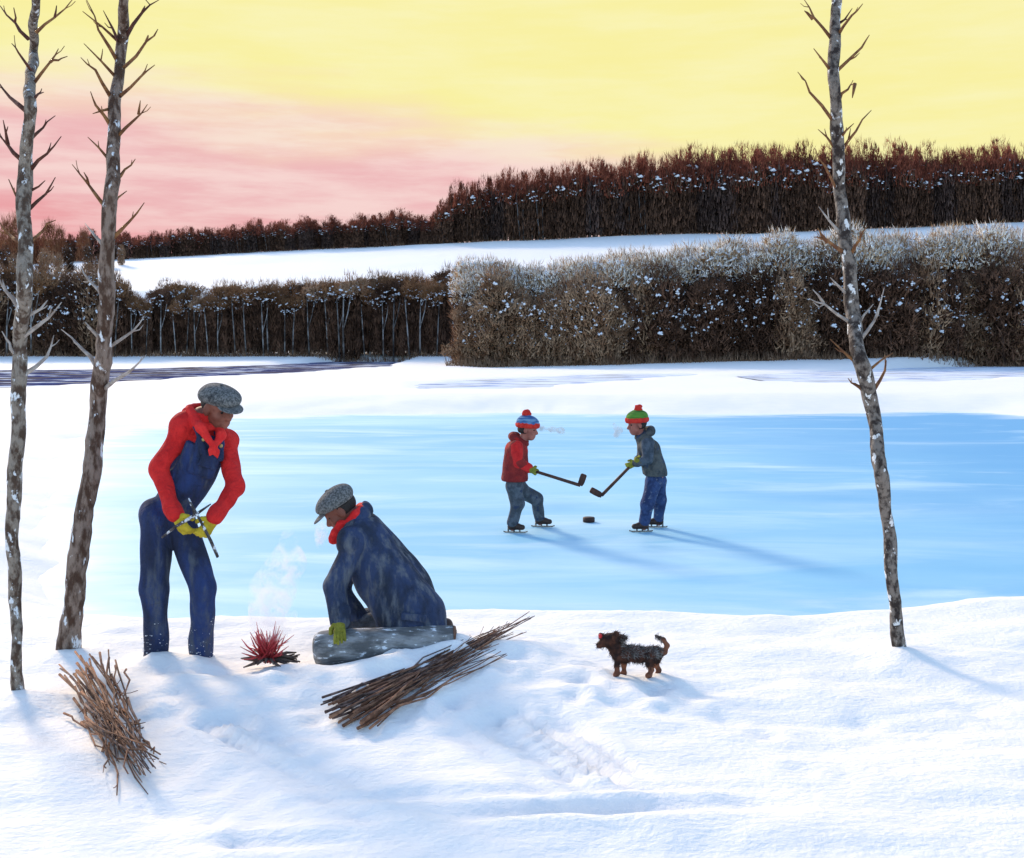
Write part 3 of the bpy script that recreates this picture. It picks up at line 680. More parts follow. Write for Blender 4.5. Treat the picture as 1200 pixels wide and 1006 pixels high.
# ---- two children on skates
def skate(a, d, parent, sc=1.0):
    """boot with heel and toe, tongue, then the runner with its two posts; a = ankle above the sole, d = toe direction, blade rests at a.z-.10"""
    d = nrm([d[0], d[1], 0]); up = np.array([0, 0, 1.0]); s = np.cross(up, d)
    bt = [rc(a+up*.03, a-up*.03, .046, .044), rc(a-up*.035-d*.02, a-up*.04+d*.115, .036, .030), rc(a-up*.01+d*.01, a-up*.028+d*.07, .036, .032)]
    o = link('skate', sdf_mesh('skate', bt, .007, .015, M['boot']), parent)
    b = MB(); z = -up*.096; f = a+z
    prof = [f-d*.10, f-d*.08-up*.006, f+d*.14-up*.006, f+d*.175+up*.004]
    for q in range(3):
        p, r_ = prof[q], prof[q+1]; w = s*.004; h = up*.014
        V = [p-w, p+w, p+w+h, p-w+h, r_-w, r_+w, r_+w+h, r_-w+h]
        b.add(V, [(0, 1, 5, 4), (1, 2, 6, 5), (2, 3, 7, 6), (3, 0, 4, 7), (0, 3, 2, 1), (4, 5, 6, 7)])
    link('blade', b.mesh('blade', M['metal'], False), o)
    for q in (-.045, .02, .085):
        b = MB(); b.tube([f+d*q+up*.008, f+d*q+up*.040], [.009, .013], 8); link('post', b.mesh('post', M['metal']), o)
    return o
def knit_hat(c, R, r, parent, cm, bm, pm_):
    k = r/.105; g = lambda f, l, u: np.array(c)+R@np.array([f, l, u])*k
    o = link('knit_hat', sdf_mesh('knit_hat', [ell(g(-.015, 0, .058), np.array([.118, .100, .085])*k, R)], .007, .01, cm,
             sub=[half(g(0, 0, .035), R@np.array([.2, 0, -1]))], fold=.003, ff=60), parent)
    b = [rc(g(math.cos(t)*.103-.012, math.sin(t)*.088, .040+.012*math.cos(t)), g(math.cos(t+.4)*.103-.012, math.sin(t+.4)*.088, .040+.012*math.cos(t+.4)), .021*k, .021*k, R[:, 2], .75) for t in np.arange(0, 6.28, .4)]
    link('hat_band', sdf_mesh('hat_band', b, .006, .008, bm, fold=.002, ff=80), o)
    link('pompom', sdf_mesh('pompom', [ell(g(-.045, 0, .150), np.array([.040]*3)*k)], .006, .01, pm_, fold=.008, ff=110), o)
    return o
def stick(name, butt, heel, toe, label):
    butt, heel, toe = map(np.array, (butt, heel, toe)); c0 = butt.copy()
    t = empty(name, c0); tag(t, label, 'hockey stick', 'hockey sticks')
    b = MB(); b.tube([butt-c0, (butt+heel)/2-c0, heel-c0], [.017, .018, .019], 8, .1); link('shaft', b.mesh('shaft', M['stickwood']), t)
    d = nrm(toe-heel); e = nrm(heel-butt); n = nrm(np.cross(d, e)); w = np.cross(n, d); b = MB(); pr = []
    for q, hw in ((-.012, .024), (.2, .034), (.6, .036), (.93, .034), (1.0, .022)):
        p = heel+(toe-heel)*q-c0; pr.append([p-w*hw-n*.010, p+w*hw-n*.010, p+w*hw+n*.010, p-w*hw+n*.010])
    V = np.concatenate(pr); f = []
    for q in range(4):
        for j in range(4): f.append((q*4+j, q*4+(j+1) % 4, q*4+4+(j+1) % 4, q*4+4+j))
    f += [(3, 2, 1, 0), (16, 17, 18, 19)]; b.add(V, f); link('blade', b.mesh('blade', M['stickwood'], False), t)
    return t

def child(L, hc, R, neck, sN, sF, eN, eF, wN, wF, chest, hem, hips, knees, ankles, toes, handN, handF, mats, lab, stickpts, sticklab, hem_r, chest_r):
    hA, hC, hE = head(hc, R, .112)
    P = hA+[rc(neck, hc+R@np.array([-.02, 0, -.05]), .05, .05), rc(chest, neck, .085, .055), rc(sN, sF, .055, .055), rc(chest, hem, .10, .10),
            rc(sN, eN, .042, .034), rc(eN, wN, .033, .024), rc(sF, eF, .042, .034), rc(eF, wF, .033, .024)]
    for h_, k_, a_ in zip(hips, knees, ankles): P += [rc(h_, k_, .07, .05), rc(k_, a_, .048, .034), rc(a_, a_+[.0, 0, -.05], .034, .034)]
    P += thin(hand(**handN, sc=.85, fat=.6)+hand(**handF, sc=.85, fat=.6))
    o = link('person', sdf_mesh('person', P, .0085, .015, M['kidskin'], sub=hC), None, L.o); tag(o, lab, 'person', 'people in the snow')
    eyes(hE, .0115, o)
    link('hair', sdf_mesh('hair', [ell(hc+R@np.array([-.022, 0, .0]), [.100, .089, .085], R)], .007, .01, M['hair'], sub=[half(hc+R@np.array([.0, 0, 0]), R@np.array([1, 0, 0])), half(hc+R@np.array([0, 0, -.06]), R@np.array([0, 0, -1]))], fold=.003, ff=60), o)
    knit_hat(hc, R, .118, o, *mats['hat'])
    cp = [rc(chest+[0, -.045, 0], hem+[0, -.05, 0], chest_r, hem_r), rc(chest+[0, .045, 0], hem+[0, .05, 0], chest_r, hem_r), rc(sN, sF, .078, .078), rc(chest, neck, .10, .075),
          rc(sN, eN, .070, .056), rc(eN, wN, .056, .046), rc(sF, eF, .070, .056), rc(eF, wF, .056, .046)]
    c = link('coat', sdf_mesh('coat', cp, .009, .025, mats['coat'], sub=[half(hem+[0, 0, -.02], (0, 0, -1)), ell(neck+R@np.array([.03, 0, .05]), [.06, .06, .05])], ks=.01, fold=.005, ff=26), o)
    for nm_, sh_, e_, w_ in (('sleeve', sN, eN, wN), ('sleeve', sF, eF, wF)):
        link(nm_, sdf_mesh(nm_, [rc(sh_+[0, .018*np.sign(sh_[1]), .0], e_, .074, .061), rc(e_, e_+(w_-e_)*.8, .060, .052)], .008, .012, mats['sleeve'], fold=.004, ff=45), c)
    hood = chain([neck+R@np.array([math.cos(t)*.085-.03, math.sin(t)*.095, .0-.035*math.cos(t)]) for t in np.linspace(.5, 2*math.pi-.5, 9)], [.028, .034, .042, .048, .05, .048, .042, .034, .028])
    link(mats['neckname'], sdf_mesh(mats['neckname'], hood, .008, .02, mats['neck'], fold=.004, ff=40), c)
    tp = [rc(hips[0], hips[1], .095, .095)]
    for h_, k_, a_ in zip(hips, knees, ankles): tp += [rc(h_, k_, .098, .076), rc(k_, a_+[0, 0, .01], .072, .060)]
    link('trousers', sdf_mesh('trousers', tp, .009, .025, mats['trousers'], fold=.006, ff=26), o)
    for a_, d_ in zip(ankles, toes): skate(a_, d_, o)
    for hd_, e in ((handN, eN), (handF, eF)):
        w = np.array(hd_['wrist']); gl = hand(**hd_, sc=.85, fat=1.35); gl.append(rc(w, w+nrm(e-w)*.03, .036, .038))
        link('glove', sdf_mesh('glove', gl, .006, .008, M['greenglove'], fold=.001, ff=70), o)
    stick('hockey_stick', *[p+L.o for p in stickpts], sticklab)
    return o
def grip(pt, e, sd, dr): # a hand closed round the shaft at pt, coming from elbow e
    w = np.array(pt)-nrm(np.array(pt)-e)*.055+np.array([0, -.018*sd, .0]); return dict(wrist=w, d=np.array(pt)-w, n=dr, side=sd, curl=1.25)
L3 = Local(606, 623, ICE)
s0, s1, s2 = L3(616, 549, -.10), L3(680, 569, -.22), L3(684.5, 556, -.24)
gN, gF = L3(627, 553, -.12), L3(619, 550, -.10)
eN, eF = L3(608, 543, -.17), L3(611, 544, .08)
anA, anB = np.array([-.055, -.10, .105]), np.array([.265, .30, .105])
child(L3, L3(619, 503), rot(math.radians(-14), math.radians(10), 0), L3(612, 517), L3(605, 524, -.13), L3(608, 524, .13), eN, eF, gN-nrm(gN-eN)*.055, gF-nrm(gF-eF)*.055,
      L3(605, 530), L3(603, 561), [L3(602, 570, -.07), L3(606, 570, .07)], [L3(607, 591, -.09), np.array([.22, .20, .335])], [anA, anB], [(1, -.12), (1, -.1)],
      grip(gN, eN, 1, (.2, .9, -.1)), grip(gF, eF, -1, (.2, -.9, -.1)),
      dict(hat=(M['bluehat'], M['redknit'], M['redknit']), sleeve=M['red'], coat=M['maroon'], neck=M['maroon'], neckname='hood', trousers=M['trouser']),
      'child skating in red hooded coat and blue knit hat, facing right with a stick', (s0, s1, s2), 'dark hockey stick held out to the right by the child in the red coat', .155, .135)
L4 = Local(765, 622, ICE)
s0, s1, s2 = L4(749, 536, -.12), L4(705, 581, -.22), L4(692, 574, -.25)
gN, gF = L4(740, 545, -.15), L4(746, 539, -.13)
eN, eF = L4(759, 538, -.18), L4(752, 538, .07)
child(L4, L4(746, 497), rot(math.radians(180+14), math.radians(10), 0), L4(752, 510), L4(759, 519, -.13), L4(756, 519, .12), eN, eF, gN-nrm(gN-eN)*.055, gF-nrm(gF-eF)*.055,
      L4(760, 527), L4(768, 555), [L4(766, 564, -.06), L4(771, 564, .07)], [np.array([-.075, -.12, .32]), np.array([.10, .13, .34])], [np.array([-.11, -.10, .105]), np.array([.095, .20, .105])], [(-1, -.1), (-1, .05)],
      grip(gN, eN, -1, (-.2, .9, -.1)), grip(gF, eF, 1, (-.2, -.9, -.1)),
      dict(hat=(M['greenhat'], M['redknit'], M['redknit']), sleeve=M['greysleeve'], coat=M['greycoat'], neck=M['greycoat'], neckname='collar', trousers=M['bluejean']),
      'child skating in charcoal coat and green knit hat, facing left with a stick', (s0, s1, s2), 'dark hockey stick held low to the left by the child in the charcoal coat', .135, .13)
pk = at(690, 610, F*(CAMH-ICE)/(612-HY)); b = MB()
b.tube([(0, 0, 0.001), (0, 0, .008), (0, 0, .05), (0, 0, .058)], [.066, .072, .072, .066], 24); o = link('hockey_puck', b.mesh('hockey_puck', M['rubber']), None, (pk.x, pk.y, ICE)); tag(o, 'dark round puck lying on the blue ice between the two skating children', 'puck')

# ---- the dog
L5 = Local(745, 792, hz(*pts_at([(745, 792)], 0)[0]))
Mr = L5.m
def leg(ps, rs): return chain([L5(*p) for p in ps], rs)
dogP = [rc(L5(727, 766), L5(750, 767), Mr(10.5), Mr(9), (0, 1, 0), 1.15), rc(L5(750, 767), L5(768, 767), Mr(9), Mr(9), (0, 1, 0), 1.15), rc(L5(725, 762), L5(716, 752), Mr(9), Mr(8)),
        ell(L5(713, 750), [Mr(9), Mr(8), Mr(8)]), rc(L5(708, 753), L5(702.5, 756.5), Mr(5), Mr(3.6)), rc(L5(707, 748), L5(704, 744), Mr(3.5), Mr(3)),
        ell(L5(730, 748, -.02), [Mr(6), Mr(3), Mr(4.5)]), ell(L5(722, 746, -.05), [Mr(4), Mr(2.2), Mr(6.5)]), ell(L5(722, 746, .05), [Mr(4), Mr(2.2), Mr(6.5)])]
dogP += chain([L5(772, 766), L5(779, 764), L5(782, 757), L5(777.5, 750), L5(768, 745)], [Mr(3.6), Mr(3.2), Mr(3), Mr(2.8), Mr(1.8)])
dogP += leg([(724, 770, -.035), (723, 780, -.04), (723.5, 789, -.04), (721, 791, -.04)], [Mr(4.6), Mr(3), Mr(2.5), Mr(2.8)])
dogP += leg([(731, 770, .04), (731, 780, .045), (731.5, 789, .045), (729, 791, .045)], [Mr(4.6), Mr(3), Mr(2.5), Mr(2.8)])
dogP += leg([(765, 768, -.035), (760, 778, -.04), (763.5, 785, -.04), (761.5, 791.5, -.04), (759, 792, -.04)], [Mr(6.5), Mr(4), Mr(2.6), Mr(2.4), Mr(2.6)])
dogP += leg([(771, 768, .04), (768, 778, .045), (772, 785, .045), (770, 791.5, .045), (767.5, 792, .045)], [Mr(6.5), Mr(4), Mr(2.6), Mr(2.4), Mr(2.6)])
dog = link('dog', sdf_mesh('dog', dogP, .0045, .014, M['dogfur'], fold=.0025, ff=75), None, L5.o)
tag(dog, 'small shaggy dark brown dog standing in the snow with its tail curled up', 'dog')
me = dog.data; nv = len(me.vertices); co_ = np.empty(nv*3, np.float32); me.vertices.foreach_get('co', co_); co_ = co_.reshape(-1, 3)
no_ = np.empty(nv*3, np.float32); me.vertices.foreach_get('normal', no_); no_ = no_.reshape(-1, 3)
pz = L5(0, 779)[2]
def fur(sel, m_, n, ln, wd, back):
    ids = np.flatnonzero(sel); ids = rng.choice(ids, n); b = MB(); D = no_[ids]*.6+np.array([back, 0, -.35])+rng.normal(size=(n, 3))*.28
    D = D/np.linalg.norm(D, axis=1)[:, None]*(ln*(.5+rng.random((n, 1)))); b.blades(co_[ids]-no_[ids]*.002, D, np.full(n, wd)); link('fur', b.mesh('fur', m_), dog)
me.materials.append(M['dogleg'])
pc = np.empty(len(me.polygons)*3, np.float32); me.polygons.foreach_get('center', pc); pc = pc.reshape(-1, 3)
me.polygons.foreach_set('material_index', ((pc[:, 2] < pz) | ((pc[:, 0] > L5(774, 0)[0]) & (pc[:, 2] > L5(0, 766)[2]))).astype(np.int32))
x_ = co_[:, 0]; bodyzone = (co_[:, 2] > pz)
fur(bodyzone & (x_ > L5(726, 0)[0]) & (co_[:, 2] > L5(0, 768)[2]) & (x_ < L5(775, 0)[0]), M['dogback'], 1500, .021, .0032, .45)
fur(bodyzone & (x_ < L5(774, 0)[0]) & ((x_ < L5(732, 0)[0]) | (co_[:, 2] < L5(0, 767)[2])), M['dogfur'], 1500, .020, .0034, .35)
for dy in (-.026, .026):
    link('eye', sdf_mesh('eye', [ell(L5(706.5, 748, dy), [Mr(1.3)]*3)], .0018, 0, M['eye']), dog)
link('nose', sdf_mesh('nose', [ell(L5(700, 755.5), [Mr(1.8), Mr(2), Mr(1.7)])], .002, 0, M['eye']), dog)
link('red_patch', sdf_mesh('red_patch', [ell(L5(703.5, 745.5, -.014), [Mr(2.4), Mr(2.2), Mr(2.8)]), ell(L5(703.5, 745.5, .014), [Mr(2.4), Mr(2.2), Mr(2.8)])], .002, .004, M['dogred']), dog)  # plain red lump at the front of the dog's brow
# ------------------------------------------------------------------ the three bare birches in front
def tree(px_pts, widths, Y0, bark, branches, label, top_extra, seed):
    r = np.random.default_rng(seed)
    P = [at(x, y, Y0+.02*i_*r.normal()) for i_, (x, y) in enumerate(px_pts)]
    x0, y0 = P[0].x, Y0; z0 = hz(x0, y0); root = empty('birch_tree', (x0, y0, z0)); tag(root, label, 'tree', 'bare birches on the near bank')
    Pl = [np.array(p)-np.array([x0, y0, z0]) for p in P]; rad = [w*(.88-.14*i_/len(widths))/2/F*Y0 for i_, w in enumerate(widths)]
    Pl = [Pl[0]-[0, 0, .12]]+Pl; rad = [rad[0]*1.35, rad[0]*1.12]+rad[1:]
    for dx, dz, rr in top_extra: Pl.append(Pl[-1]+np.array([dx, 0, dz])); rad.append(rr)
    # resample with knots and slight wobble
    cum = [0]
    for q in range(1, len(Pl)): cum.append(cum[-1]+np.linalg.norm(Pl[q]-Pl[q-1]))
    n = int(cum[-1]/.05); tt = np.linspace(0, cum[-1], n)
    Q = np.stack([np.interp(tt, cum, [p[k] for p in Pl]) for k in range(3)], 1); RR = np.interp(tt, cum, rad)
    Q[:, 0] += .006*np.sin(tt*7+seed)+.004*np.sin(tt*17); RR = RR*(1+.10*(r.random(n)-.5)+.05*np.sin(tt*11))
    b = MB(); b.tube(list(Q), list(RR), 14, .12); trunk = b.mesh('trunk', bark); link('trunk', trunk, root)
    for pts, w, matn in branches:
        d = (r.random()-.5)*1.2
        L_ = []
        for q, (x, y) in enumerate(pts):
            p = np.array(at(x, y, Y0))-np.array([x0, y0, z0])
            L_.append(p)
        k0 = np.argmin(np.abs(Q[:, 2]-L_[0][2])); ax_ = Q[k0]; sgn = np.sign(L_[-1][0]-ax_[0])
        if abs(L_[0][0]-ax_[0]) < RR[k0]*3.6: L_[0] = np.array([ax_[0]+sgn*RR[k0]*.55, ax_[1], L_[0][2]]); pts = [(CX+F*(L_[0][0]+x0)/Y0, pts[0][1]+2)]+list(pts[1:])
        base = L_[0]; length = np.linalg.norm(L_[-1]-base)
        out = [base]; 
        for q in range(1, len(L_)):
            p = L_[q].copy(); s = np.linalg.norm(p-base); YY = Y0+d*s
            out.append(np.array(at(*pts[q], YY))-np.array([x0, y0, z0]))
        # subdivide and jitter for knobbly twigs
        f = [out[0]]
        for q in range(1, len(out)):
            mid = (out[q-1]+out[q])/2+r.normal(size=3)*.006; f += [mid, out[q]]
        rr = np.linspace(w/2/F*Y0, .0022, len(f))
        b = MB(); b.tube(f, list(rr), 7, .25)
        for _ in range(1 if length > .12 else 0):
            k = r.integers(1, len(f)-1); dirv = nrm(f[-1]-f[0])+r.normal(size=3)*.35; b.tube([f[k], f[k]+nrm(dirv)*length*.14, f[k]+nrm(dirv+[0, 0, .25])*length*.26], [rr[k]*.7, rr[k]*.5, .0018], 6, .2)
        link('branch', b.mesh('branch', M[matn]), root)
    return root
def conv(sc, ox, oy, lst): return [([(ox+x/sc, oy+y/sc) for x, y in p], w, m_) for p, w, m_ in lst]
W_, D_, G_ = 'twig_warm', 'twig_dark', 'twig_pale'
b1 = conv(2.1875, 0, 0, [([(72, 100), (40, 60), (0, 15)], 5, D_), ([(38, 57), (35, 20)], 3.5, D_), ([(92, 85), (140, 45), (185, 0)], 4, W_), ([(140, 45), (145, 15)], 3, D_), ([(65, 160), (47, 135), (30, 112)], 4, D_),
    ([(84, 205), (130, 158), (150, 125)], 4.5, W_), ([(128, 160), (150, 155), (173, 145)], 4, W_), ([(54, 300), (25, 250), (-6, 208)], 6, D_), ([(80, 268), (112, 237)], 4.5, D_), ([(76, 364), (110, 328), (142, 297)], 4.5, D_),
    ([(52, 417), (20, 372), (-5, 345)], 6, D_), ([(20, 372), (8, 308)], 5, D_), ([(74, 442), (120, 395), (157, 350)], 5, D_), ([(75, 548), (118, 497), (142, 455)], 5, D_), ([(118, 497), (116, 463)], 4, D_), ([(42, 522), (22, 460)], 4, W_),
    ([(75, 630), (110, 592), (143, 565)], 5, W_), ([(48, 630), (22, 600), (0, 572)], 5, W_), ([(43, 792), (18, 750), (-6, 705)], 7, G_), ([(74, 862), (125, 815), (158, 775)], 6, G_), ([(124, 814), (122, 770)], 5, G_), ([(46, 912), (25, 880), (5, 850)], 5, G_), ([(74, 962), (120, 915), (138, 860)], 6, G_)])
b2 = conv(2.1875, 0, 0, [([(295, 132), (252, 77), (222, 0)], 5, W_), ([(250, 75), (212, 30)], 4.5, W_), ([(300, 77), (265, 28)], 4.5, D_), ([(328, 66), (365, 32), (408, 0)], 5.5, D_), ([(365, 32), (372, 15)], 4, D_), ([(322, 154), (375, 107), (405, 75)], 4.5, W_), ([(375, 107), (380, 90)], 3.5, W_),
    ([(288, 242), (245, 180), (207, 148)], 5, W_), ([(245, 180), (215, 112)], 4.5, W_), ([(313, 237), (360, 198), (397, 167)], 5, W_), ([(279, 320), (245, 270), (232, 235)], 5, W_), ([(245, 270), (238, 292)], 4.5, W_), ([(302, 349), (345, 307), (378, 268)], 5, W_), ([(355, 294), (360, 258)], 4, W_),
    ([(269, 414), (225, 352)], 4, W_), ([(287, 467), (320, 435), (347, 408)], 5, W_), ([(262, 537), (226, 472), (185, 422)], 5, W_), ([(226, 472), (215, 442)], 4, W_), ([(290, 527), (325, 490)], 4.5, W_), ([(290, 617), (330, 570), (370, 520)], 6, W_), ([(254, 632), (218, 573)], 5, G_), ([(259, 762), (230, 720), (207, 680)], 5, G_),
    ([(252, 945), (205, 890), (157, 845)], 6, G_), ([(258, 867), (218, 825)], 5.5, G_), ([(300, 892), (340, 850), (370, 810)], 4.5, G_), ([(286, 1002), (330, 955), (375, 910)], 6, G_)])
b3 = conv(2.187, 900, 0, [([(156, 90), (117, 45), (93, 0)], 4.5, W_), ([(115, 50), (93, 28)], 4.5, W_), ([(186, 77), (215, 40), (243, 10)], 4.5, W_), ([(212, 45), (216, 22)], 4, D_), ([(155, 177), (117, 125)], 4, W_), ([(183, 182), (240, 122), (260, 90)], 4.5, W_), ([(158, 304), (107, 237), (76, 185)], 4.5, W_),
    ([(186, 255), (205, 230), (222, 215)], 4.5, W_), ([(222, 215), (216, 252)], 5, W_), ([(186, 377), (225, 337), (265, 283)], 4.5, W_), ([(215, 345), (220, 317)], 4, W_), ([(162, 370), (128, 332)], 4, W_), ([(174, 472), (145, 425), (120, 380)], 3.5, W_), ([(176, 592), (130, 530)], 4.5, G_), ([(176, 642), (150, 615), (117, 608)], 6, W_), ([(152, 622), (127, 585)], 5, W_),
    ([(211, 652), (235, 615), (255, 580)], 5, W_), ([(199, 827), (145, 780), (105, 765)], 4.5, G_), ([(142, 777), (115, 743)], 4, G_), ([(191, 752), (160, 712)], 4.5, G_), ([(250, 872), (273, 822), (298, 738)], 5, G_), ([(270, 830), (270, 780)], 4.5, G_), ([(220, 935), (160, 870)], 5, W_), ([(270, 1003), (300, 950), (300, 910)], 5, W_), ([(299, 952), (320, 905)], 4, W_), ([(240, 1003), (222, 985), (205, 970)], 5.5, W_)])
EXTRA = [(.02, .5, .045), (.02, .5, .034), (-.02, .5, .022), (.02, .5, .010), (.0, .2, .003)]
for nm, lst, xt, lean in (('b1', b1, 44, .6), ('b2', b2, 148, .5), ('b3', b3, 978, 0)):     # the tops above the frame carry twigs too
    for q in range(12):
        y = -18-q*28; s = -1 if q % 2 else 1; x = xt+lean*q*1.5
        lst.append(([(x, y), (x+s*22, y-22), (x+s*40, y-52)], 4.2-.2*q, W_))
tree([(22, 816), (20, 760), (17, 700), (15, 640), (20, 500), (25, 400), (28, 330), (30, 200), (34, 120), (39, 60), (42, 0)], [14, 14, 16, 18, 20, 20, 21, 20, 17, 15, 13], pts_at([(22, 813)], 0)[0][1], M['barkA'], b1,
     'bare grey birch on the near bank, the leftmost of the three, with dark upturned branches', EXTRA, 3)
tree([(80, 764), (86, 700), (94, 640), (107, 550), (116, 470), (121, 420), (125, 330), (130, 220), (136, 120), (142, 50), (147, 0)], [27, 27, 26, 25, 24, 23, 22, 20, 18, 17, 15], pts_at([(80, 764)], 0)[0][1], M['barkB'], b2,
     'bare brown birch leaning slightly right, just behind the standing man in overalls', EXTRA, 5)
tree([(1054, 768), (1051, 720), (1045, 670), (1040, 620), (1033, 550), (1022, 480), (1008, 420), (1000, 370), (992, 300), (986, 230), (981, 180), (978, 100), (979, 0)], [17, 17, 17, 17, 18, 20, 22, 22, 21, 20, 19, 18, 17], pts_at([(1054, 768)], 0)[0][1], M['barkC'], b3,
     'bare speckled birch with a crooked trunk standing alone at the right of the pond', EXTRA, 8)

# ------------------------------------------------------------------ brushwood bundles
def bundle(label, sticks, cat='brushwood'):
    c0 = np.mean([np.array(s[0][0]) for s in sticks]+[np.array(s[0][-1]) for s in sticks], 0); c0[2] = hz(c0[0], c0[1])
    root = empty('brushwood_bundle', c0); tag(root, label, cat, 'brushwood bundles on the snow')
    for pts, r0, r1, m_ in sticks:
        f = [np.array(pts[0])-c0]; E = np.array(pts[-1])-c0; A = f[0]; n = 5
        for q in range(1, n+1):
            t = q/n; f.append(A*(1-t)+E*t+(rng.normal(size=3)*.010 if q < n else 0))
        rr = np.linspace(r0, r1, n+1); b = MB(); b.tube(f, list(rr), 7, .3)
        if rng.random() < .55:
            k = rng.integers(2, n); d = nrm(E-A)+rng.normal(size=3)*.28; d[2] = abs(d[2])*.5; b.tube([f[k], f[k]+d*.09, f[k]+d*.17+[0, 0, .01]], [rr[k]*.6, rr[k]*.5, .0018], 6, .3)
        link('stick', b.mesh('stick', m_), root)
    return root
def gp(px, py, dz): # a spot on the snow seen at this place
    Y = F*CAMH/(py-HY); X = (px-CX)/F*Y; return np.array([X, Y, hz(X, Y)+dz])
st = []
for q in range(44):
    t = rng.random(); s = (68+62*t+rng.normal()*4, 812-20*t+rng.normal()*9); e = (128+56*rng.random()**.7+rng.normal()*3, 930-28*rng.random()+rng.normal()*3)
    k = rng.random()
    if k < .45: m_ = .25+rng.random()*.3; s = (s[0]+(e[0]-s[0])*m_*(1 if rng.random() < .5 else 0), s[1]+(e[1]-s[1])*m_*(1 if rng.random() < .5 else 0)) if False else s; e = (s[0]+(e[0]-s[0])*(1-m_*.5), s[1]+(e[1]-s[1])*(1-m_*.5))
    elif k < .75: m_ = .2+rng.random()*.3; s = (s[0]+(e[0]-s[0])*m_, s[1]+(e[1]-s[1])*m_)
    z = .012+.10*rng.random(); st.append(([gp(*s, z+.02), gp(*e, z)], .0042+.004*rng.random(), .0022, M['brush1'] if rng.random() < .75 else M['brush2']))
for s, e, z in (((100, 868), (188, 914), .12), ((98, 872), (186, 917), .11), ((128, 876), (137, 932), .02), ((122, 880), (124, 905), .02), ((148, 812), (147, 850), .12), ((131, 815), (138, 842), .12), ((150, 838), (166, 868), .02), ((156, 842), (168, 855), .01), ((168, 868), (180, 886), .01), ((75, 838), (110, 860), .03), ((95, 850), (120, 885), .03), ((140, 880), (150, 925), .08), ((108, 795), (150, 850), .12), ((135, 806), (137, 842), .1)):
    st.append(([gp(*s, z), gp(*e, z)], .0058, .003, M['brush1']))
bundle('loose bundle of brown brushwood fanned out on the snow before two birches', st)
st = []
for q in range(66):
    t = rng.random(); u_ = rng.random()**.8
    s = (374+58*rng.random()+8*t, 832+28*t-10*rng.random()); e = (545+76*u_+rng.normal()*7, 785-28*u_+rng.normal()*3)
    if q > 50: s = (376+60*t, 846+14*t); e = (600-60*rng.random(), 788+6*rng.random())
    A, E = gp(*s, .01+.05*rng.random()), gp(*e, 0); E[2] = max(E[2]+.01, .10+.09*u_*rng.random()+.04*rng.random()) if q <= 50 else E[2]+.03
    if rng.random() < .3: A = A+(E-A)*rng.random()*.3
    st.append(([A, E], (.0038+.0048*rng.random()), .0020, M['brush2'] if t < .34 else M['brush1']))
bundle('long straight bundle of dark sticks on the snow by the log', st)

# ------------------------------------------------------------------ the fire and its smoke
fc = gp(314, 781, 0); fire = empty('campfire', fc); tag(fire, 'small heap of red burning sticks with thin white smoke, between the two men', 'campfire')
for q in range(74):
    a = rng.random()*6.283; el = rng.random()**.8*1.35+.05; d = np.array([math.cos(a)*math.cos(el), math.sin(a)*math.cos(el), math.sin(el)]); ln = .13+.08*rng.random(); s = .025*rng.normal(size=3); s[2] = abs(s[2])*.5+.045
    b = MB(); m1 = s+d*ln*.55+rng.normal(size=3)*.006; b.tube([s-d*.02, m1, s+d*ln], [.006, .0045, .0015], 6, .3); link('burning_stick', b.mesh('burning_stick', M['ember']), fire)
for q in range(22):
    a = rng.random()*6.283; d = np.array([math.cos(a), math.sin(a)*.9, -.12+.20*rng.random()]); ln = .13+.06*rng.random(); s = np.array([0, 0, .05])
    b = MB(); b.tube([s+d*.02, s+d*ln*.6+rng.normal(size=3)*.008, s+d*ln], [.009, .009, .004], 7, .3); link('stick', b.mesh('stick', M['char']), fire)
def vapour(name, prims, h, dens, scale, label, cat, loc, lo=.45, hi=.7, group=None, col=(.95, .96, 1)):
    m = bpy.data.materials.new(name); m.use_nodes = True; t = m.node_tree; t.nodes.remove(t.nodes['Principled BSDF']); v = t.nodes.new('ShaderNodeVolumePrincipled'); v.inputs['Color'].default_value = (*col, 1); v.inputs['Anisotropy'].default_value = 0
    tcx = t.nodes.new('ShaderNodeTexCoord'); n = t.nodes.new('ShaderNodeTexNoise'); n.inputs['Scale'].default_value = scale; n.inputs['Detail'].default_value = 5; n.inputs['Roughness'].default_value = .65; n.inputs['Distortion'].default_value = .6
    t.links.new(tcx.outputs['Object'], n.inputs['Vector']); r = t.nodes.new('ShaderNodeMapRange'); r.interpolation_type = 'SMOOTHSTEP'; r.inputs[1].default_value = lo; r.inputs[2].default_value = hi; r.inputs[4].default_value = dens
    t.links.new(n.outputs['Fac'], r.inputs[0]); t.links.new(r.outputs[0], v.inputs['Density']); t.links.new(v.outputs[0], t.nodes['Material Output'].inputs['Volume'])
    o = link(name, sdf_mesh(name, prims, h, h*2, m, fold=h*.6, ff=25), None, loc); tag(o, label, cat, group, 'stuff'); return o
w = lambda px, py: np.array(at(px, py, fc[1]+.05))-fc
vapour('smoke', chain([w(316, 745), w(318, 722), w(322, 690), w(338, 660), w(340, 632)], [.10, .14, .13, .10, .06]), .02, 13, 13, 'thin white smoke drifting up from the red campfire', 'smoke', fc, .46, .66)
e = L3(646, 503)+L3.o; vapour('breath', [ell([-.10, 0, .005], [.055, .03, .035]), ell([.01, 0, 0], [.06, .04, .04]), ell([.11, 0, -.015], [.045, .035, .04])], .012, 30, 22, 'small grey puff of breath before the face of the child in the red coat', 'breath', e, .4, .62, 'breath clouds', (.6, .62, .65))
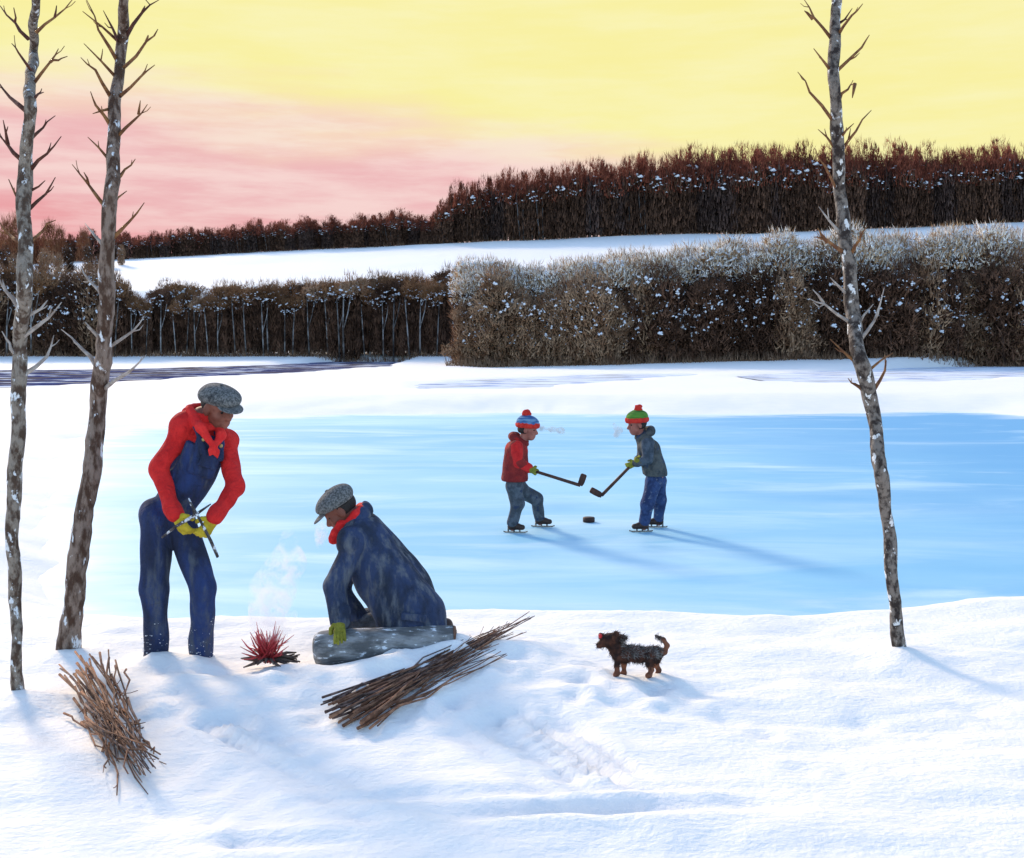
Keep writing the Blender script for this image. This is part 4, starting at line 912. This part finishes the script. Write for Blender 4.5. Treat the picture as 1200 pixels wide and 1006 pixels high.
e = L4(723, 503)+L4.o; vapour('breath', [ell([.02, 0, -.01], [.05, .04, .05]), ell([-.03, 0, .04], [.035, .03, .05]), ell([-.01, 0, -.07], [.04, .03, .035])], .012, 30, 22, 'small grey puff of breath before the face of the child in the charcoal coat', 'breath', e, .4, .62, 'breath clouds', (.6, .62, .65))
e = L2(376, 622)+L2.o; vapour('breath', [ell([0, 0, 0], [.045, .035, .07]), ell([-.01, 0, -.06], [.03, .03, .05])], .012, 22, 26, 'faint pale breath under the face of the kneeling man', 'breath', e, .42, .64, 'breath clouds')

# ------------------------------------------------------------------ far trees
def wmat(name, a, b_, rnd=.3, **k): return mk(name, a, b_, 1.2, .95, 0, 60, rnd=rnd, detail=3, spec=.1, **k)
FW = dict(dark=wmat('dark_brown_twigs', (.055, .027, .016), (.145, .074, .045)), brown=wmat('brown_twigs', (.19, .10, .055), (.37, .23, .14)), red=wmat('russet_twigs', (.14, .035, .02), (.34, .10, .055)),
          tan=wmat('frosted_tan_twigs', (.76, .66, .53), (.90, .87, .82), .15), ochre=wmat('ochre_twigs', (.28, .15, .07), (.52, .34, .19)), grey=wmat('grey_trunk', (.07, .06, .055), (.26, .245, .235), .5), grey2=wmat('dim_grey_trunk', (.06, .055, .055), (.15, .14, .14)),
          black=wmat('dark_trunk', (.045, .025, .019), (.115, .07, .054)), orange=wmat('orange_twigs', (.24, .08, .04), (.40, .17, .08)),
          snow=mk('tree_snow', (.66, .70, .78), (.82, .84, .88), 1.5, .8), umber=wmat('umber_twigs', (.15, .07, .032), (.27, .14, .07)))
def crown_points(n, fz, fr):
    """n points in a body of revolution: heights from fz(), radius at height fr(z)"""
    z = fz(n); a = rng.random(n)*6.283; q = np.sqrt(rng.random(n))*fr(z); return np.stack([np.cos(a)*q, np.sin(a)*q, z], 1)
def updir(P, out, up, ln, jit=.35):
    D = np.stack([P[:, 0]*out, P[:, 1]*out, np.full(len(P), up)], 1)+rng.normal(size=P.shape)*jit
    return D/np.linalg.norm(D, axis=1)[:, None]*(ln*(.5+rng.random((len(P), 1))))
def lean_trunk(b, h, r0, k=1, sp=.0):
    for _ in range(k):
        o = rng.normal(size=2)*sp; t = rng.normal(size=2)*h*.03
        b.tube([(o[0], o[1], -.3), (o[0]+t[0], o[1]+t[1], h*.5), (o[0]+t[0]*1.7, o[1]+t[1]*1.7, h)], [r0, r0*.75, r0*.25], 6, .15)
def fringe(b, z0, hgt, rad, n, ln, w, out=.25):
    """fine bare twigs that thin out above a crown"""
    P = crown_points(n, lambda n: z0+hgt*rng.random(n)**1.4, lambda z: rad*np.sqrt(np.clip(1-((z-z0)/(hgt*1.25))**2, .05, 1))); b.blades(P, updir(P, out, 1.3, ln, .35), w*(.6+.8*rng.random(n)))
def variant(kind):
    out = []; r = rng.random
    if kind == 'grove':           # round-topped trees with pale trunks, snow caught in the crowns; about 7 m
        b = MB(); o = rng.normal()*.15; t = rng.normal()*.15
        b.tube([(o, -.75, -.3), (o+t, -.7, 2.6), (o+t*2, -.45, 5.2)], [.075, .06, .03], 6, .2)
        if r() < .6: b.tube([(o+t, -.7, 2.4), (o+t+.35, -.6, 3.8), (o+t+.5, -.5, 5.0)], [.045, .035, .02], 6, .2)
        out.append(('trunk', b.mesh('trunk', FW['grey'])))
        b = MB(); cx = [(rng.normal()*.40, rng.normal()*.35, 5.2+r()*1.0, .45+.35*r()) for _ in range(6)]
        for x, y, z, r_ in cx:
            P = rng.normal(size=(200, 3)); P = P/np.linalg.norm(P, axis=1)[:, None]*(rng.random((200, 1))**.45)*[r_, r_, r_*.75]; b.blades(P+[x, y, z], updir(P, 1.0, .5, .28), .05+.05*rng.random(200))
        fringe(b, 5.6, 1.2, .8, 160, .45, .035); out.append(('crown', b.mesh('crown', FW[rng.choice(['umber', 'dark', 'umber', 'brown'])])))
        b = MB(); P = crown_points(800, lambda n: .2+5.0*rng.random(n), lambda z: .75+0*z); P[:, 1] = np.abs(P[:, 1])-.15; b.blades(P, updir(P, .2, 1.3, .75), .07+.08*rng.random(800)); out.append(('lower_branches', b.mesh('lower_branches', FW['dark'])))
        P = np.concatenate([np.array([x, y, z])+rng.normal(size=(5, 3))*[r_*.6, r_*.5, .3]-[0, .35, .35] for x, y, z, r_ in cx]); b = MB(); b.clumps(P, .05+.16*rng.random(len(P))**2, .6); out.append(('snow', b.mesh('snow', FW['snow'])))
    elif kind == 'frosted':       # tall bushy trees whose tips are pale with frost; about 8 m
        b = MB(); lean_trunk(b, 6.5, .08, 2, .3); out.append(('trunk', b.mesh('trunk', FW['black'])))
        b = MB(); P = crown_points(1200, lambda n: .1+6.0*rng.random(n), lambda z: 1.15+.1*np.sin(z*2)); b.blades(P, updir(P, .35, .8, .55, .5), .08+.10*rng.random(1200)); out.append(('crown', b.mesh('crown', FW[rng.choice(['dark', 'brown', 'dark'])])))
        for nm, mm, n in (('frosted_tips', 'tan', 520), ('bare_tips', 'ochre', 430)):
            b = MB(); P = crown_points(n, lambda n: 5.5+2.0*rng.random(n)**1.1, lambda z: 1.25*np.sqrt(np.clip(1-((z-5.7)/2.2)**2, .02, 1))); b.blades(P, updir(P, .5, .9, .34, .5), .05+.07*rng.random(n)); fringe(b, 6.2, 1.7, 1.15, 150, .4, .04, .6); out.append((nm, b.mesh(nm, FW[mm])))
        b = MB(); P = crown_points(120, lambda n: 4.9+2.6*rng.random(n), lambda z: 1.35*np.sqrt(np.clip(1-(np.maximum(z-5.8, 0)/2.1)**2, .02, 1))); b.clumps(P, .05+.20*rng.random(120)**2, .6); out.append(('snow', b.mesh('snow', FW['snow'])))
    elif kind in ('bushy', 'brownbush'):       # dark dense thicket trees dotted with snow; about 6 m
        b = MB(); lean_trunk(b, 4.6, .07, 3, .35); out.append(('trunk', b.mesh('trunk', FW['black' if kind == 'bushy' else 'brown'])))
        b = MB(); cx = [(rng.normal()*.55, rng.normal()*.4, .5+4.6*r(), .5+.5*r()) for _ in range(9)]
        for x, y, z, r_ in cx:
            P = rng.normal(size=(110, 3)); P = P/np.linalg.norm(P, axis=1)[:, None]*(rng.random((110, 1))**.45)*[r_, r_, r_*1.2]; b.blades(P+[x, y, z], updir(P, .9, .7, .40, .4), .05+.09*rng.random(110))
        P = crown_points(800, lambda n: .05+4.9*rng.random(n), lambda z: .95+0*z); b.blades(P, updir(P, .4, .9, .5, .5), .06+.09*rng.random(800)); fringe(b, 4.6, 1.5, .9, 240, .5, .04)
        out.append(('crown', b.mesh('crown', FW['dark' if kind == 'bushy' else 'brown'])))
        b = MB(); n = 34; P = crown_points(n, lambda n: 1.4+4.0*rng.random(n)**.6, lambda z: 1.1+0*z); P[:, 1] = -np.abs(P[:, 1])-.2; b.clumps(P, .03+.15*rng.random(n)**2.5, .9); out.append(('snow', b.mesh('snow', FW['snow'])))
    elif kind == 'ridge':         # upright russet trees on the skyline; about 9.5 m
        b = MB(); lean_trunk(b, 6.5, .11, 3, .6); out.append(('trunk', b.mesh('trunk', FW[rng.choice(['black', 'grey2', 'black'])])))
        b = MB(); P = crown_points(650, lambda n: .1+6.6*rng.random(n)**1.1, lambda z: 1.5+0*z); b.blades(P, updir(P, .1, 1.6, 1.1, .25), .12+.16*rng.random(650)); out.append(('lower_branches', b.mesh('lower_branches', FW['black' if r() < .5 else 'dark'])))
        b = MB()
        for _ in range(5):        # separate pointed heads
            x, y = rng.normal(size=2)*.75; h = 1.6+1.5*r(); w_ = .35+.3*r(); n = 110
            z = rng.random(n)**1.3*h; q = w_*np.sqrt(np.clip(1-(z/h), .03, 1))*np.sqrt(rng.random(n)); aa = rng.random(n)*6.283; P = np.stack([np.cos(aa)*q, np.sin(aa)*q, z+6.2], 1); b.blades(P+[x, y, 0], updir(P, .25, 1.3, .5, .3), .05+.07*rng.random(n))
        fringe(b, 6.6, 2.7, 1.5, 260, .6, .05); P = crown_points(260, lambda n: 5.0+2.2*rng.random(n), lambda z: 1.5+0*z); b.blades(P, updir(P, .2, 1.2, .6, .3), .08+.10*rng.random(260)); out.append(('crown', b.mesh('crown', FW['red'])))
        b = MB(); n = 6; P = crown_points(n, lambda n: 5.2+2.0*rng.random(n), lambda z: 1.3+0*z); P[:, 1] = -np.abs(P[:, 1])-.5; b.clumps(P, .16+.34*rng.random(n)**2, .45); out.append(('snow', b.mesh('snow', FW['snow'])))
    elif kind == 'orange':
        b = MB(); lean_trunk(b, 3, .08, 3, .4); out.append(('trunk', b.mesh('trunk', FW['brown'])))
        b = MB(); P = crown_points(900, lambda n: .1+4.6*rng.random(n)**1.2, lambda z: 1.5*np.sqrt(np.clip(1-(z/5.2), .02, 1))); b.blades(P, updir(P, .3, 1.2, .7, .3), .04+.05*rng.random(900)); fringe(b, 2, 3.4, 1.2, 260, .7, .04); out.append(('crown', b.mesh('crown', FW['orange'])))
    for nm_, me_ in out:
        if nm_ == 'snow': me_['snow'] = 1
    return out
VAR = {k: [variant(k) for _ in range(n)] for k, n in (('grove', 8), ('frosted', 6), ('bushy', 6), ('brownbush', 5), ('ridge', 9), ('orange', 3))}
def plant(kind, name, x, y, h, hn, label, cat, group, sx=1.0):
    v = VAR[kind][rng.integers(len(VAR[kind]))]; s = h/hn; root = empty(name, (x, y, hz(x, y)-.05)); tag(root, label, cat, group)
    root.rotation_euler = (0, 0, (rng.random()-.5)*.9); root.scale = (s*sx, s*sx, s)
    for pn, me_ in v:
        o = link(pn, me_, root)
        if pn in ('snow', 'frosted_tips', 'bare_tips'): o['kind'] = 'stuff'
def prof(px, tab): return np.interp(px, [a for a, _ in tab], [b_ for _, b_ in tab])
GT = [(-300, 322), (0, 322), (60, 316), (130, 320), (165, 348), (250, 338), (330, 336), (400, 328), (470, 326), (545, 322)]
for row, (Yr, dn, sp) in enumerate(((99.5, 0, 1.15), (101.2, -2, 1.3), (103.0, 1, 1.6))):
    x = -66.0
    while x < -4.4:
        Y = Yr+rng.normal()*.35; px = CX+F*x/Y
        if px < 545:
            z = hz(x, Y); h = CAMH-(prof(px, GT)+dn+rng.normal()*6-HY)/F*Y-z
            if px < 165 and rng.random() < .75:
                plant('bushy' if rng.random() < .6 else 'brownbush', 'thicket_tree', x, Y, h*(.85+.2*rng.random()), 6.0, 'dark leafless tree in the snow dotted thicket along the far shore', 'tree', 'thicket trees along the far shore', 1.1)
            else: plant('grove', 'grove_tree', x, Y, h, 6.9, 'round topped leafless tree with pale trunk in the dark grove beyond the stream', 'tree', 'grove trees beyond the stream', 1.05)
        x += sp*(.8+.4*rng.random())
TT = [(520, 312), (560, 304), (700, 294), (900, 277), (1050, 268), (1200, 263), (1700, 256)]
for row, (Yr, kind, hn, dn, sp) in enumerate(((81.2, None, 6.0, 42, 1.25), (82.8, 'frosted', 7.9, 8, 1.45), (84.6, 'frosted', 7.9, 0, 1.7))):
    x = -3.35
    while x < 66:
        Y = Yr+rng.normal()*.4-.012*max(x, 0); px = CX+F*x/Y; z = hz(x, Y); h = CAMH-(prof(px, TT)+dn+rng.normal()*(5 if kind else 9)-HY)/F*Y-z
        k = kind or ('brownbush' if rng.random() < (.8 if px < 690 else .4) else 'bushy')
        if kind: plant(k, 'frosted_tree', x, Y, h, hn, 'leafless tree with pale frosted tips at the back of the thicket', 'tree', 'frosted trees at the back of the thicket', 1.05)
        else: plant(k, 'thicket_tree', x, Y, h*(.85+.25*rng.random()), hn, 'dark leafless tree in the snow dotted thicket along the far shore', 'tree', 'thicket trees along the far shore', 1.1)
        x += sp*(.8+.4*rng.random())
RT = [(-400, 280), (0, 280), (150, 274), (300, 262), (420, 252), (512, 247), (534, 221), (600, 207), (700, 191), (790, 182), (860, 172), (940, 174), (1000, 178), (1200, 170), (1800, 160)]
nridge = 0
for row, (Yr, dn, sp) in enumerate(((181, 5, 1.75), (183.5, 0, 1.9))):
    x = -118.0
    while x < 118:
        Y = Yr+rng.normal()*.8; px = CX+F*x/Y; z = hz(x, Y); big = px > 525; h = CAMH-(prof(px, RT)+dn+rng.normal()*(6 if big else 4)-HY)/F*Y-z
        plant('ridge', 'ridge_tree', x, Y, max(h, 3), 9.3, 'upright russet leafless tree in the wood along the ridge skyline', 'tree', 'trees along the ridge', (.9 if big else 1.5)); nridge += 1
        x += sp*(.7+.6*rng.random())*(1.0 if big else .85)
for px, py, Y, h in ((8, 318, 176, 7.5), (22, 316, 177, 8.0), (58, 312, 176, 6.6), (70, 313, 177, 5.6), (98, 312, 176, 5.2), (40, 316, 178, 4.4)):
    x = (px-CX)/F*Y; plant('orange', 'orange_bush', x, Y, h, 5.2, 'orange brown leafless bush at the left end of the ridge wood', 'bush', 'orange bushes at the left end of the ridge', .9)

# dry reeds and grass along the foot of the far thickets: past counting
b = MB(); n = 9000; xs = rng.random(n)*128-64; ridge_ = rng.random(n) < .3; xs = np.where(ridge_, xs*1.6+8, xs); Y = np.where(ridge_, 179.6, np.where(xs < -4.6, 98.6, 79.8))+rng.normal(size=n)*.55-np.where(xs > -4.6, .012*np.maximum(xs, 0), 0); P = np.stack([xs, Y, height(xs, Y, False)-.05], 1)
b.blades(P, np.stack([rng.normal(size=n)*.18, rng.normal(size=n)*.15, .35+.75*rng.random(n)**2], 1), .035+.04*rng.random(n)); o = link('reeds', b.mesh('reeds', FW['brown'])); tag(o, 'dry brown reeds and grass along the foot of the far thickets', 'reeds', None, 'stuff')
S.cycles.volume_bounces = 6

for px, py, Y, h in ((-30, 322, 160, 6.0), (6, 326, 152, 5.0), (30, 328, 150, 4.6), (52, 325, 152, 4.2), (80, 322, 156, 4.6), (104, 320, 158, 4.4), (126, 317, 160, 3.8), (142, 315, 163, 3.4), (68, 330, 146, 3.6), (16, 332, 144, 3.6), (115, 325, 150, 3.0)):
    x = (px-CX)/F*Y; plant('bushy' if rng.random() < .6 else 'brownbush', 'hillside_bush', x, Y, h*.85, 6.0, 'brown snow flecked bush on the snowy slope behind the two left birches', 'bush', 'hillside bushes behind the left birches', 1.1)
